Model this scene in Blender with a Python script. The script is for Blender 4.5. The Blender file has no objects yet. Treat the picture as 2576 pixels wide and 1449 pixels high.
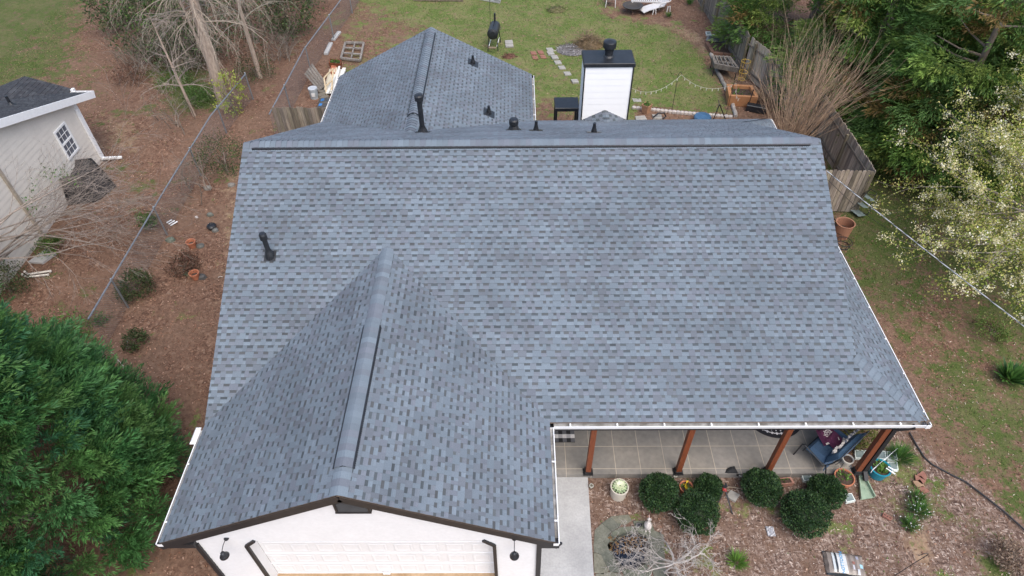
import bpy, math, random
import numpy as np
from mathutils import Vector, Matrix
sc = bpy.context.scene
C = sc.collection
rng = np.random.default_rng(11)
random.seed(5)
PI = math.pi
# ------------------------------------------------------------------ camera, sky, sun, exposure
W, H, F = 2576.0, 1449.0, 1653.5
CAMH, PITCH, YAW, ROLL = 15.0867, 0.7894, 0.0114, -0.0134
_f = np.array([-math.sin(YAW)*math.cos(PITCH), math.cos(YAW)*math.cos(PITCH), -math.sin(PITCH)])
_r0 = np.array([math.cos(YAW), math.sin(YAW), 0.0]); _u0 = np.cross(_r0, _f)
_r = _r0*math.cos(ROLL)+_u0*math.sin(ROLL); _u = -_r0*math.sin(ROLL)+_u0*math.cos(ROLL)
cam = bpy.data.objects.new('camera', bpy.data.cameras.new('camera')); C.objects.link(cam)
M = Matrix.Identity(4)
for i in range(3):
    M[i][0] = _r[i]; M[i][1] = _u[i]; M[i][2] = -_f[i]
M[2][3] = CAMH
cam.matrix_world = M
cam.data.sensor_width = 36.0; cam.data.lens = F/W*36.0; cam.data.clip_end = 2000.0; cam.data.clip_start = 0.1
sc.camera = cam
SUN_EL, SUN_AZ = math.radians(58), math.radians(152)      # azimuth measured from +Y clockwise: behind the camera, to the right
wd = bpy.data.worlds.new('World'); sc.world = wd; wd.use_nodes = True
nt = wd.node_tree; bg = nt.nodes['Background']
sky = nt.nodes.new('ShaderNodeTexSky'); sky.sky_type = 'NISHITA'; sky.sun_disc = False
sky.sun_elevation = SUN_EL; sky.sun_rotation = SUN_AZ; sky.dust_density = 3.0; sky.air_density = 1.0
nt.links.new(sky.outputs[0], bg.inputs[0]); bg.inputs[1].default_value = 0.15
sl = bpy.data.lights.new('sun', 'SUN'); sl.energy = 1.5; sl.angle = math.radians(60); sl.color = (1.0, 0.95, 0.88)
so = bpy.data.objects.new('sun', sl); C.objects.link(so)
sd = Vector((math.sin(SUN_AZ)*math.cos(SUN_EL), math.cos(SUN_AZ)*math.cos(SUN_EL), math.sin(SUN_EL)))
so.rotation_euler = sd.to_track_quat('Z', 'Y').to_euler()
sc.view_settings.view_transform = 'Standard'; sc.view_settings.look = 'None'
sc.view_settings.exposure = 0.80; sc.view_settings.gamma = 1.0

# a pixel of the photograph (2576 wide) to a point at a known height / depth / side
def ray(px, py): return _f+_r*(px-W/2)/F-_u*(py-H/2)/F
def at(px, py, z=0.0):
    d = ray(px, py); t = (z-CAMH)/d[2]; return Vector((d[0]*t, d[1]*t, z))
def atY(px, py, Y):
    d = ray(px, py); t = Y/d[1]; return Vector((d[0]*t, Y, CAMH+d[2]*t))
def atX(px, py, X):
    d = ray(px, py); t = X/d[0]; return Vector((X, d[1]*t, CAMH+d[2]*t))

# ------------------------------------------------------------------ materials
def srgb(r, g, b): return tuple((c/255.0/12.92 if c/255.0 < .04045 else ((c/255.0+.055)/1.055)**2.4) for c in (r, g, b))
def nd(t, typ, **kw):
    n = t.nodes.new(typ)
    for k, v in kw.items():
        if k in n.inputs.keys(): n.inputs[k].default_value = v
        else: setattr(n, k, v)
    return n
def pm(name, col=(.5, .5, .5), rough=.6, var=.2, scale=8.0, bump=0.0, attr=False, metal=0.0, col2=None, spec=.4, stretch=None, trans=0.0, var2=None, bscale=None):
    m = bpy.data.materials.new(name); m.use_nodes = True; t = m.node_tree; L = t.links.new
    b = t.nodes['Principled BSDF']
    b.inputs['Roughness'].default_value = rough; b.inputs['Metallic'].default_value = metal
    b.inputs['Specular IOR Level'].default_value = spec
    if trans: b.inputs['Transmission Weight'].default_value = trans
    tc = nd(t, 'ShaderNodeTexCoord'); src = tc.outputs['Object']
    if stretch:
        mp = nd(t, 'ShaderNodeMapping'); mp.inputs['Scale'].default_value = stretch; L(src, mp.inputs[0]); src = mp.outputs[0]
    n = nd(t, 'ShaderNodeTexNoise', Scale=scale, Detail=6.0, Roughness=.6); L(src, n.inputs['Vector'])
    mr = nd(t, 'ShaderNodeMapRange'); mr.inputs[1].default_value = .3; mr.inputs[2].default_value = .7
    L(n.outputs[0], mr.inputs[0])
    if attr:
        a = nd(t, 'ShaderNodeVertexColor', layer_name='Col'); base = a.outputs[0]
        mr.inputs[3].default_value = 1-var; mr.inputs[4].default_value = 1+var
        mx = nd(t, 'ShaderNodeVectorMath', operation='SCALE'); L(base, mx.inputs[0]); L(mr.outputs[0], mx.inputs['Scale']); out = mx.outputs[0]
    else:
        c2 = col2 if col2 else tuple(c*(1+var) for c in col); c1 = col if col2 else tuple(c*(1-var) for c in col)
        mx = nd(t, 'ShaderNodeMix', data_type='RGBA'); L(mr.outputs[0], mx.inputs[0])
        mx.inputs[6].default_value = (*c1, 1); mx.inputs[7].default_value = (*c2, 1); out = mx.outputs[2]
    if var2:      # (scale, amount): a second, larger or finer variation
        n2 = nd(t, 'ShaderNodeTexNoise', Scale=var2[0], Detail=4.0); L(src, n2.inputs['Vector'])
        m2 = nd(t, 'ShaderNodeMapRange'); m2.inputs[1].default_value = .3; m2.inputs[2].default_value = .7
        m2.inputs[3].default_value = 1-var2[1]; m2.inputs[4].default_value = 1+var2[1]; L(n2.outputs[0], m2.inputs[0])
        s2 = nd(t, 'ShaderNodeVectorMath', operation='SCALE'); L(out, s2.inputs[0]); L(m2.outputs[0], s2.inputs['Scale']); out = s2.outputs[0]
    L(out, b.inputs['Base Color'])
    if bump:
        bn = nd(t, 'ShaderNodeTexNoise', Scale=bscale or scale*3, Detail=5.0); L(src, bn.inputs['Vector'])
        bp = nd(t, 'ShaderNodeBump', Strength=bump, Distance=.02); L(bn.outputs[0], bp.inputs['Height']); L(bp.outputs[0], b.inputs['Normal'])
    return m

MT = {}
MT['shingle'] = pm('shingle', rough=.92, var=.2, scale=95, attr=True, spec=.3, var2=(.45, .12))
MT['cap'] = pm('ridge_shingle', rough=.92, var=.18, scale=95, attr=True, spec=.25)
MT['deck'] = pm('roof_deck', (.12, .09, .07), .9)
MT['white'] = pm('white_paint', (.70, .71, .725), .45, .03, 2.5, spec=.4, var2=(14, .03))
MT['chim_lit'] = pm('white_paint_lit', (.86, .86, .86), .45, .02, 2.5)  # wall white brightened for the chimney, standing in for missing sunlight
MT['trim_white'] = pm('white_trim', (.78, .79, .80), .4, .05, 6)
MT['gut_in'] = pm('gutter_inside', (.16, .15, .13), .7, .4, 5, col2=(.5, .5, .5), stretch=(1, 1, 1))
MT['black'] = pm('black_paint', (.018, .018, .02), .5, .3, 6)
MT['blackm'] = pm('black_metal', (.016, .018, .022), .42, .35, 7, spec=.5)
MT['cedar'] = pm('stained_wood', (.13, .036, .016), .55, .3, 5, col2=(.22, .065, .026), stretch=(8, 8, 1), bump=.2)
MT['weather'] = pm('weathered_wood', (.115, .1, .085), .85, attr=True, var=.4, scale=6, stretch=(6, 6, .5), bump=.4, var2=(1.2, .25))
MT['concrete'] = pm('concrete', (.31, .31, .31), .85, .2, 1.2, bump=.12, col2=(.44, .44, .435), var2=(22, .09), bscale=60)
MT['terra'] = pm('terracotta', (.36, .13, .07), .75, .2, 9, col2=(.46, .18, .1))
MT['soil'] = pm('soil', (.03, .02, .015), .95, .4, 20, bump=.7, col2=(.09, .06, .045))
MT['cream'] = pm('cream_plastic', (.52, .48, .41), .5, .1, 6)
MT['leaf'] = pm('leaf', rough=.55, attr=True, var=.25, scale=3, spec=.35)
MT['flower'] = pm('flower', rough=.7, attr=True, var=.1, scale=5)
MT['bark'] = pm('bark', (.13, .1, .08), .9, .3, 9, bump=.5, col2=(.22, .18, .15), stretch=(3, 3, .7))
MT['palebark'] = pm('pale_bark', (.25, .19, .15), .9, .3, 7, bump=.4, col2=(.46, .37, .3), stretch=(2, 2, .6))
MT['twig'] = pm('twig', rough=.9, attr=True, var=.3, scale=9)
MT['galv'] = pm('galvanised_steel', (.28, .31, .34), .45, .2, 9, metal=.6)
MT['stone'] = pm('flagstone', (.1, .105, .085), .85, .25, 5, bump=.5, col2=(.2, .2, .17), var2=(30, .15))
_t = MT['stone'].node_tree; _b = _t.nodes['Principled BSDF']; _k = _b.inputs['Base Color'].links[0].from_socket; _v = nd(_t, 'ShaderNodeVertexColor', layer_name='Col'); _m = nd(_t, 'ShaderNodeVectorMath', operation='MULTIPLY'); _t.links.new(_k, _m.inputs[0]); _t.links.new(_v.outputs[0], _m.inputs[1]); _t.links.new(_m.outputs[0], _b.inputs['Base Color'])
MT['any'] = pm('coloured', rough=.6, attr=True, var=.12, scale=14)
MT['glossy'] = pm('coloured_gloss', rough=.3, attr=True, var=.08, scale=10, spec=.5)
MT['fabric'] = pm('woven_fabric', rough=.95, attr=True, var=.15, scale=40, bump=.2)
MT['beige'] = pm('beige_siding', (.66, .62, .56), .55, .06, 2, var2=(20, .03))
MT['asphalt'] = pm('dark_shingle', rough=.9, attr=True, var=.3, scale=60)
MT['glassb'] = pm('glass_block', (.14, .18, .18), .15, .25, 9, spec=.5, col2=(.27, .32, .31))
MT['water'] = pm('pond_water', (.008, .012, .022), .06, .4, 4, spec=.5, bump=.05)

for _n, _g in (('leaf', 1.5), ('flower', 1.12)):      # thin leaves and petals let light through
    _t = MT[_n].node_tree; _q = [x for x in _t.nodes if x.type == 'MAP_RANGE'][0]; _q.inputs[3].default_value *= _g; _q.inputs[4].default_value *= _g; _b = _t.nodes['Principled BSDF']; _o = [x for x in _t.nodes if x.type == 'OUTPUT_MATERIAL'][0]
    _tr = nd(_t, 'ShaderNodeBsdfTranslucent'); _t.links.new(_b.inputs['Base Color'].links[0].from_socket, _tr.inputs[0])
    _mx = nd(_t, 'ShaderNodeMixShader'); _mx.inputs[0].default_value = .35; _t.links.new(_b.outputs[0], _mx.inputs[1]); _t.links.new(_tr.outputs[0], _mx.inputs[2]); _t.links.new(_mx.outputs[0], _o.inputs[0])
# ------------------------------------------------------------------ mesh helpers
class MB:
    def __init__(s): s.v = []; s.f = []; s.c = []; s.m = []
    def add(s, vs, fs, col=(1, 1, 1), mi=0):
        o = len(s.v); s.v.extend([tuple(p) for p in vs])
        for f in fs: s.f.append([o+i for i in f]); s.c.append(col); s.m.append(mi)
        return s
    def quad(s, a, b, c, d, col=(1, 1, 1), mi=0): return s.add([a, b, c, d], [(0, 1, 2, 3)], col, mi)
    def box(s, c, d, col=(1, 1, 1), rz=0.0, mi=0, rot=None, bev=0.0):
        x, y, z = d[0]/2, d[1]/2, d[2]/2
        if bev:
            b = min(bev, x*.9, y*.9, z*.9)
            pts = []
            for zz, q in ((-z, b), (-z+b, 0), (z-b, 0), (z, b)):
                pts += [(-x+q, -y+q, zz), (x-q, -y+q, zz), (x-q, y-q, zz), (-x+q, y-q, zz)]
            fs = [(3, 2, 1, 0), (12, 13, 14, 15)]
            for k in range(3):
                for j in range(4): a = k*4; n = (j+1) % 4; fs.append((a+j, a+n, a+4+n, a+4+j))
        else:
            pts = [(-x, -y, -z), (x, -y, -z), (x, y, -z), (-x, y, -z), (-x, -y, z), (x, -y, z), (x, y, z), (-x, y, z)]
            fs = [(3, 2, 1, 0), (4, 5, 6, 7), (0, 1, 5, 4), (1, 2, 6, 5), (2, 3, 7, 6), (3, 0, 4, 7)]
        R = rot if rot is not None else Matrix.Rotation(rz, 3, 'Z')
        c = Vector(c)
        return s.add([R @ Vector(p)+c for p in pts], fs, col, mi)
    def beam(s, a, b, w, h, col=(1, 1, 1), mi=0, up=(0, 0, 1)):
        a, b = Vector(a), Vector(b); d = (b-a); L = d.length; d.normalize(); u = Vector(up)
        if abs(d.dot(u)) > .98: u = Vector((0, 1, 0))
        sx = d.cross(u).normalized(); u = sx.cross(d).normalized()
        R = Matrix((sx, d, u)).transposed()
        return s.box((a+b)/2, (w, L, h), col, mi=mi, rot=R)
    def tube(s, pts, rad, n=6, col=(1, 1, 1), mi=0, cap=True):
        pts = [Vector(p) for p in pts]; k = len(pts)
        if not hasattr(rad, '__len__'): rad = [rad]*k
        d0 = (pts[1]-pts[0]).normalized(); u = d0.orthogonal().normalized(); vs = []
        for i in range(k):
            d = (pts[min(i+1, k-1)]-pts[max(i-1, 0)]).normalized()
            u = (u-d*u.dot(d)); u = u.normalized() if u.length > 1e-5 else d.orthogonal().normalized()
            w = d.cross(u)
            for j in range(n):
                a = 2*PI*j/n; vs.append(pts[i]+(u*math.cos(a)+w*math.sin(a))*rad[i])
        fs = [(i*n+j, i*n+(j+1) % n, (i+1)*n+(j+1) % n, (i+1)*n+j) for i in range(k-1) for j in range(n)]
        if cap: fs.append(tuple(range(n))[::-1]); fs.append(tuple((k-1)*n+j for j in range(n)))
        return s.add(vs, fs, col, mi)
    def lathe(s, prof, n=20, c=(0, 0, 0), col=(1, 1, 1), mi=0, sx=1.0, sy=1.0, wob=0.0):
        vs = []; c = Vector(c)
        for r, z in prof:
            for j in range(n):
                a = 2*PI*j/n; q = r*(1+wob*math.sin(3*a+z*9)); vs.append(c+Vector((q*math.cos(a)*sx, q*math.sin(a)*sy, z)))
        k = len(prof)
        fs = [(i*n+j, i*n+(j+1) % n, (i+1)*n+(j+1) % n, (i+1)*n+j) for i in range(k-1) for j in range(n)]
        fs.append(tuple(range(n))[::-1]); fs.append(tuple((k-1)*n+j for j in range(n)))
        return s.add(vs, fs, col, mi)
    def prism(s, poly, z0, z1, col=(1, 1, 1), mi=0, inset=0.0):
        n = len(poly); cx = sum(p[0] for p in poly)/n; cy = sum(p[1] for p in poly)/n
        if sum(poly[i][0]*poly[(i+1) % n][1]-poly[(i+1) % n][0]*poly[i][1] for i in range(n)) < 0: poly = poly[::-1]
        top = [(cx+(p[0]-cx)*(1-inset), cy+(p[1]-cy)*(1-inset), z1) for p in poly]
        vs = [(p[0], p[1], z0) for p in poly]+top
        fs = [tuple(range(n))[::-1], tuple(range(n, 2*n))]+[(i, (i+1) % n, n+(i+1) % n, n+i) for i in range(n)]
        return s.add(vs, fs, col, mi)
    def arr(s, V, Fc, Cc, mi=0):       # numpy: V (n,3), Fc (m,k), Cc (m,3)
        if not hasattr(s, 'A'): s.A = []
        s.A.append((V, Fc, Cc, mi)); return s
def link(name, mb, mats, parent=None, loc=(0, 0, 0), rz=0.0, smooth=False):
    me = bpy.data.meshes.new(name)
    V = np.array(mb.v, float).reshape(-1, 3); loops = [i for f in mb.f for i in f]; tot = [len(f) for f in mb.f]
    cols = np.array(mb.c, float).reshape(-1, 3); mi = list(mb.m); off = len(V); VV = [V]; CC = [cols]
    LL = [np.array(loops, np.int64)]; TT = [np.array(tot, np.int64)]; MI = [np.array(mi, np.int64)]
    for (v, f, c, m) in getattr(mb, 'A', []):
        VV.append(v); LL.append((f+off).ravel()); TT.append(np.full(len(f), f.shape[1])); CC.append(c); MI.append(np.full(len(f), m)); off += len(v)
    V = np.concatenate(VV); LL = np.concatenate(LL).astype(np.int32); TT = np.concatenate(TT).astype(np.int32)
    CCc = np.concatenate(CC); MI = np.concatenate(MI).astype(np.int32)
    me.vertices.add(len(V)); me.vertices.foreach_set('co', V.astype(np.float32).ravel())
    me.loops.add(len(LL)); me.loops.foreach_set('vertex_index', LL)
    me.polygons.add(len(TT)); st = np.concatenate(([0], np.cumsum(TT)[:-1])).astype(np.int32)
    me.polygons.foreach_set('loop_start', st); me.polygons.foreach_set('loop_total', TT)
    me.polygons.foreach_set('material_index', MI)
    me.polygons.foreach_set('use_smooth', np.full(len(TT), bool(smooth)))
    me.update(calc_edges=True)
    at_ = me.color_attributes.new('Col', 'FLOAT_COLOR', 'CORNER')
    cc = np.repeat(CCc, TT, axis=0); cc = np.concatenate([cc, np.ones((len(cc), 1))], 1)
    at_.data.foreach_set('color', cc.astype(np.float32).ravel())
    me.validate()
    for m in (mats if isinstance(mats, (list, tuple)) else [mats]): me.materials.append(m)
    o = bpy.data.objects.new(name, me); C.objects.link(o)
    o.location = loc; o.rotation_euler = (0, 0, rz)
    if parent: o.parent = parent
    return o
def tag(o, label, cat, group=None):
    o['label'] = label; o['category'] = cat
    if group: o['group'] = group
    return o
def thing(name, label, cat, loc=(0, 0, 0), rz=0.0, group=None):
    o = bpy.data.objects.new(name, None); o.empty_display_size = .2; C.objects.link(o)
    o.location = loc; o.rotation_euler = (0, 0, rz); return tag(o, label, cat, group)
def single(name, mb, mats, label, cat, loc=(0, 0, 0), rz=0.0, group=None, smooth=False):
    return tag(link(name, mb, mats, None, loc, rz, smooth), label, cat, group)
def structure(name, mb, mats, smooth=False):
    o = link(name, mb, mats, smooth=smooth); o['kind'] = 'structure'; return o
def dup(root, loc, rz, label, scale=None):
    r = root.copy(); C.objects.link(r); r.location = loc; r.rotation_euler = (0, 0, rz); r['label'] = label
    if scale: r.scale = scale
    for ch in list(root.children):
        c = ch.copy(); C.objects.link(c); c.parent = r
        for g in list(ch.children):
            d = g.copy(); C.objects.link(d); d.parent = c
    return r
def unit(a): return a/np.maximum(np.linalg.norm(a, axis=-1, keepdims=True), 1e-9)
def rv(n): return unit(rng.normal(size=(n, 3)))
def leaves(P, A, L, Wd, cols, S=None, fold=0.0):
    """kite-shaped blades: base P, axis A, length L, width Wd"""
    n = len(P); L = np.broadcast_to(L, (n,))[:, None]; Wd = np.broadcast_to(Wd, (n,))[:, None]
    A = unit(A)
    if S is None: S = rv(n)
    S = unit(S-A*(S*A).sum(1, keepdims=True))
    V = np.stack([P, P+A*L*.5+S*Wd*.5, P+A*L, P+A*L*.5-S*Wd*.5], 1).reshape(-1, 3)
    return V, np.arange(4*n).reshape(n, 4), cols
def pick(pal, n, jit=.2):
    pal = np.array(pal, float); c = pal[rng.integers(len(pal), size=n)]
    return c*(1+rng.uniform(-jit, jit, (n, 1)))
# ------------------------------------------------------------------ roof and siding courses
def clip(poly, cv):
    out = poly
    for i in range(len(cv)):
        a = cv[i]; b = cv[(i+1) % len(cv)]; ex, ey = b[0]-a[0], b[1]-a[1]; inp = out; out = []
        if not inp: return []
        for j in range(len(inp)):
            p = inp[j]; q = inp[(j+1) % len(inp)]
            dp = ex*(p[1]-a[1])-ey*(p[0]-a[0]); dq = ex*(q[1]-a[1])-ey*(q[0]-a[0])
            if dp >= -1e-9: out.append(p)
            if (dp > 1e-9 and dq < -1e-9) or (dp < -1e-9 and dq > 1e-9):
                t = dp/(dp-dq); out.append((p[0]+(q[0]-p[0])*t, p[1]+(q[1]-p[1])*t))
    return out if len(out) >= 3 else []
class Plane:
    def __init__(s, O, U, Wd, slope):
        s.O = Vector(O); s.U = Vector(U); w = Vector(Wd)+Vector((0, 0, slope)); s.k = w.length; s.V = w.normalized(); s.N = s.U.cross(s.V)
        s.flip = s.N.z < 0 or (abs(s.N.z) < 1e-6 and s.N.dot(Vector((0, -1, 0))) < 0 and False)
        if s.flip: s.N = -s.N
    def p(s, u, v, h=0.0): return s.O+s.U*u+s.V*v+s.N*h
    def face(s, mb, pts, hf, col, mi=0):
        vs = [s.p(u, v, hf(v)) for u, v in pts]
        f = tuple(range(len(vs)))
        mb.add(vs, [f[::-1] if s.flip else f], col, mi)
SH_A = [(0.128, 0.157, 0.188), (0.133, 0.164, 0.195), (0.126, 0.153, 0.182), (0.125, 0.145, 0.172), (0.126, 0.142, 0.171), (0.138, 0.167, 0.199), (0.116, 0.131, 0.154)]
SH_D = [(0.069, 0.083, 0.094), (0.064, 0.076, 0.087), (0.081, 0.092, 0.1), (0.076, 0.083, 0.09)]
def ccw(poly):
    a = sum(poly[i][0]*poly[(i+1) % len(poly)][1]-poly[(i+1) % len(poly)][0]*poly[i][1] for i in range(len(poly)))
    return poly if a > 0 else poly[::-1]
def shingles(mb, pl, polys, seed, e=.1495, v0=.11, A=SH_A, D=SH_D, deck=True):
    R = random.Random(seed); polys = [ccw(p) for p in polys]
    u0 = min(p[0] for q in polys for p in q); u1 = max(p[0] for q in polys for p in q); v1 = max(p[1] for q in polys for p in q)
    v = v0
    while v < v1:
        u = u0-R.random()*.4; tooth = R.random() < .5; base = 1+R.uniform(-.02, .02); course = int(round((v-v0)/e)); run = 1.0; ph = course*.168
        while u < u1:
            kk = int((u+ph+100)//.99); run = base*(1+((hash((kk*7919+(course+kk*3)//5*104729+seed*31) % 1000003) % 1000)/1000-.5)*.17)
            w = R.choice((.075, .1, .12, .14, .16)) if not tooth else R.choice((.08, .1, .12, .14, .2))
            jf = run*(1+R.uniform(-.035, .035)); col = tuple(c*jf for c in R.choice(A))
            hb = .016 if tooth else .010
            hf = lambda x, v=v, hb=hb: hb*(1-(x-v)/e)+.003*(x-v)/e
            if tooth: pieces = [(v, v+e, col)]
            else:
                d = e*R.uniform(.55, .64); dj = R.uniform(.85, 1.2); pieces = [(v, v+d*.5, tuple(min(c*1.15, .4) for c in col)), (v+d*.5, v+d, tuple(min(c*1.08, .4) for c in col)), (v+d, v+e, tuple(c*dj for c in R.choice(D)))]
            for q in polys:
                for va, vb, cc in pieces:
                    pp = clip([(u, va), (u+w, va), (u+w, vb), (u, vb)], q)
                    if pp: pl.face(mb, pp, hf, cc)
                bt = clip([(u, v), (u+w, v), (u+w, v+.004), (u, v+.004)], q)
                if bt:
                    ua = min(p[0] for p in bt); ub = max(p[0] for p in bt)
                    if ub-ua > .01:
                        vs = [pl.p(ua, v, -.002), pl.p(ub, v, -.002), pl.p(ub, v, hb), pl.p(ua, v, hb)]
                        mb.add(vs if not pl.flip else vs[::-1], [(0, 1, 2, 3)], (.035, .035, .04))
            u += w; tooth = not tooth
        v += e
    if deck:
        for q in polys:
            f = [(a, max(b, v0-.02)) for a, b in q]
            pl.face(mb, f, lambda x: -.012, (.1, .1, .1), 1)
            pl.face(mb, f[::-1], lambda x: -.05, (.1, .1, .1), 1)
def laps(mb, pl, polys, e=.19, t=.012, col=(1, 1, 1), v0=0.0):
    polys = [ccw(p) for p in polys]
    for q in polys:
        ua, ub = min(p[0] for p in q), max(p[0] for p in q); v = v0
        while v < max(p[1] for p in q):
            pp = clip([(ua, v), (ub, v), (ub, v+e), (ua, v+e)], q)
            if pp: pl.face(mb, pp, lambda x, v=v: t*(1-(x-v)/e)+.002, col)
            bt = clip([(ua, v), (ub, v), (ub, v+.002), (ua, v+.002)], q)
            if bt:
                a, b = min(p[0] for p in bt), max(p[0] for p in bt)
                vs = [pl.p(a, v, 0), pl.p(b, v, 0), pl.p(b, v, t+.002), pl.p(a, v, t+.002)]
                mb.add(vs if not pl.flip else vs[::-1], [(0, 1, 2, 3)], col)
            v += e
def ridge_caps(mb, a, b, sl1, sl2, side, w=.165, step=.143, lift=.0, seed=1, A=SH_A):
    """caps from a to b; side = horizontal unit across the ridge, sl1/sl2 fall on +side / -side"""
    R = random.Random(seed); a, b, side = Vector(a), Vector(b), Vector(side); d = b-a; L = d.length; d.normalize(); n = int(L/step)
    for i in range(n):
        s0 = i*step; s1 = s0+step*1.25; jf = R.uniform(1.0, 1.2); col = tuple(c*jf for c in R.choice(A[:5]))
        rows = []
        for q, hh in ((s0, .004), (s1, .018)):
            row = []
            for k, off in enumerate((-1, -.72, -.35, 0, .35, .72, 1)):
                sl = sl1 if off > 0 else sl2
                z = -abs(off)*w*sl+lift+hh+(.0 if off else -.012)-(.008 if abs(off) == 1 else 0)
                row.append(a+d*q+side*(off*w)+Vector((0, 0, z)))
            rows.append(row)
        vs = rows[0]+rows[1]; m = len(rows[0])
        mb.add(vs, [(k, k+1, m+k+1, m+k) for k in range(m-1)], col)
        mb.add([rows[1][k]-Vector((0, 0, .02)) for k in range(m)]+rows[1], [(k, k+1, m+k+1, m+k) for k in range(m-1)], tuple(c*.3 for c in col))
def gutter(mb, a, b, out, depth=.12, h=.11):
    """white box gutter from a to b, outer lip on the line; out = horizontal unit pointing outwards"""
    a, b, out = Vector(a), Vector(b), Vector(out); i = -out*depth; Z = Vector((0, 0, 1)); lip = -out*.02
    A = [p for p in (a, b)]
    def strip(o1, o2, mi, two=True):
        mb.quad(a+o1, b+o1, b+o2, a+o2, (1, 1, 1), mi)
    strip(Z*0, lip, 0); strip(Z*0-Z*.001, -Z*h-out*.02, 0); strip(-Z*h-out*.02, -Z*h+i, 0)
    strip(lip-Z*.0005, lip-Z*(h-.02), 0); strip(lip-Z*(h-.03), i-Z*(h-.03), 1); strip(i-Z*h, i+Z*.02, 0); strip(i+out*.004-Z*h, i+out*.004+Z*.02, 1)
    for p, sg in ((a, 1), (b, -1)):
        mb.quad(p, p-Z*h-out*.02, p-Z*h+i, p+i, (1, 1, 1), 0)
    d = (b-a); L = d.length; d.normalize(); n = max(2, int(L/1.0))
    for k in range(n):
        q = a+d*(L*(k+.35)/n); mb.beam(q-out*.01+Z*.006, q+i*1.05+Z*.012, .035, .006, mi=0)

# ------------------------------------------------------------------ the house
XL, XR, YF, HE, YE, YR, S = -7.13, 0.804, 5.5, 2.45, 8.139, 14.60, .509
GM = (XL+XR)/2; SG = (4.431-HE)/(XR-GM); GR = 4.431; YJ = YE+(GR-HE)/S
ML, MR_, CR = -7.05, 7.793, 9.226; YB = 2*YR-YE; ZR = HE+S*(YR-YE)
house = thing('house', 'single-storey white house with blue-grey shingle roof, front garage and covered porch', 'house', (0, 0, 0))
SM = [MT['shingle'], MT['deck']]
kM = math.sqrt(1+S*S); kG = math.sqrt(1+SG*SG); hw = (XR-GM)
mb = MB(); pl = Plane((0, YE, HE), (1, 0, 0), (0, 1, 0), S); vr = (YR-YE)*kM; vh = (CR-MR_)*kM
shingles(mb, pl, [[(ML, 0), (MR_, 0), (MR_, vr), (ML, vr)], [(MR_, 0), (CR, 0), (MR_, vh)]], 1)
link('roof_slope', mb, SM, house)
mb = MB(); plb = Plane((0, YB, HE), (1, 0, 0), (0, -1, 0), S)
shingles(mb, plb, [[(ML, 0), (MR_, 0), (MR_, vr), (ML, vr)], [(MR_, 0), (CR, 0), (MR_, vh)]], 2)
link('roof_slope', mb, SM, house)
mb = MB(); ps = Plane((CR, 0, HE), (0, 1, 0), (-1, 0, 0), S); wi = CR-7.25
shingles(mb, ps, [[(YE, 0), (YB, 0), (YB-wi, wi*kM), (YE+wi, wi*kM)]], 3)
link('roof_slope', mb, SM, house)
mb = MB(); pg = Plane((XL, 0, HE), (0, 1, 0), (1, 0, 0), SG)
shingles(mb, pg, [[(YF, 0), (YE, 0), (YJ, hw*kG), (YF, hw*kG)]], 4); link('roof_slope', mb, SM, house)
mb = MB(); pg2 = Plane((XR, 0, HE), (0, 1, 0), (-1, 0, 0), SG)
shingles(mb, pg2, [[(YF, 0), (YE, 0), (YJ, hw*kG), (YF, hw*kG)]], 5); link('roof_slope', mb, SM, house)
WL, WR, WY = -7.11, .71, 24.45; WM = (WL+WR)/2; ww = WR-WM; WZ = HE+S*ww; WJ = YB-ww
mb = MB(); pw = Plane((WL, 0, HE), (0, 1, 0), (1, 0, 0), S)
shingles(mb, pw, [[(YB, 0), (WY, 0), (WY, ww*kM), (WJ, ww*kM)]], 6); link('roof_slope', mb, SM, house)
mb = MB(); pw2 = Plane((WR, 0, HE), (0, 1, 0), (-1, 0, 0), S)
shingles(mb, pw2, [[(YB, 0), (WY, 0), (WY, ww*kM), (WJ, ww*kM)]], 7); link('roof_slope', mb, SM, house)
# ridges
def ridge(a, b, va, vb, sl1, sl2, side, seed):
    a, b = Vector(a), Vector(b); d = (b-a).normalized(); side = Vector(side)
    mb = MB(); ridge_caps(mb, a, b, sl1, sl2, side, lift=.012, seed=seed, w=.165)
    ridge_caps(mb, a+d*va, a+d*vb, sl1, sl2, side, lift=.048, seed=seed+50)
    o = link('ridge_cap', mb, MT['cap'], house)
    mb = MB(); z = Vector((0, 0, 1)); p, q = a+d*va, a+d*vb
    for sg, sl in ((1, sl1), (-1, sl2)):
        e0 = side*(sg*.19)-z*(.19*sl); e1 = side*(sg*.198)-z*(.198*sl)
        mb.quad(p+e0-z*.01, q+e0-z*.01, q+e0+z*.042, p+e0+z*.042); mb.quad(p+e0+z*.042, q+e0+z*.042, q+side*(sg*.1)-z*(.1*sl)+z*.045, p+side*(sg*.1)-z*(.1*sl)+z*.045)
        n = int((vb-va)/.045)
        for k in range(n):
            c = p+d*((k+.5)*.045)+e1; mb.box(c+z*.014, (.012, .022, .03) if abs(side.x) > .5 else (.022, .012, .03))
    for w in (p, q):
        mb.add([w+side*.16-z*(.16*sl1+.0), w+z*.05, w-side*.16-z*(.16*sl2)], [(0, 1, 2)])
    link('ridge_vent', mb, MT['blackm'], o)
ridge((ML, YR, ZR), (MR_, YR, ZR), .25, 14.55, S, S, (0, -1, 0), 21)
ridge((GM, YF, GR), (GM, YJ+.05, GR), .55, 4.55-.55+.0, SG, SG, (1, 0, 0), 22)
ridge((WM, WY, WZ), (WM, WJ, WZ), .35, 6.3, S, S, (1, 0, 0), 23)
mb = MB(); hv = Vector((MR_, YE+(CR-MR_), HE+S*(CR-MR_)))-Vector((CR, YE, HE)); hl = hv.length
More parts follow.
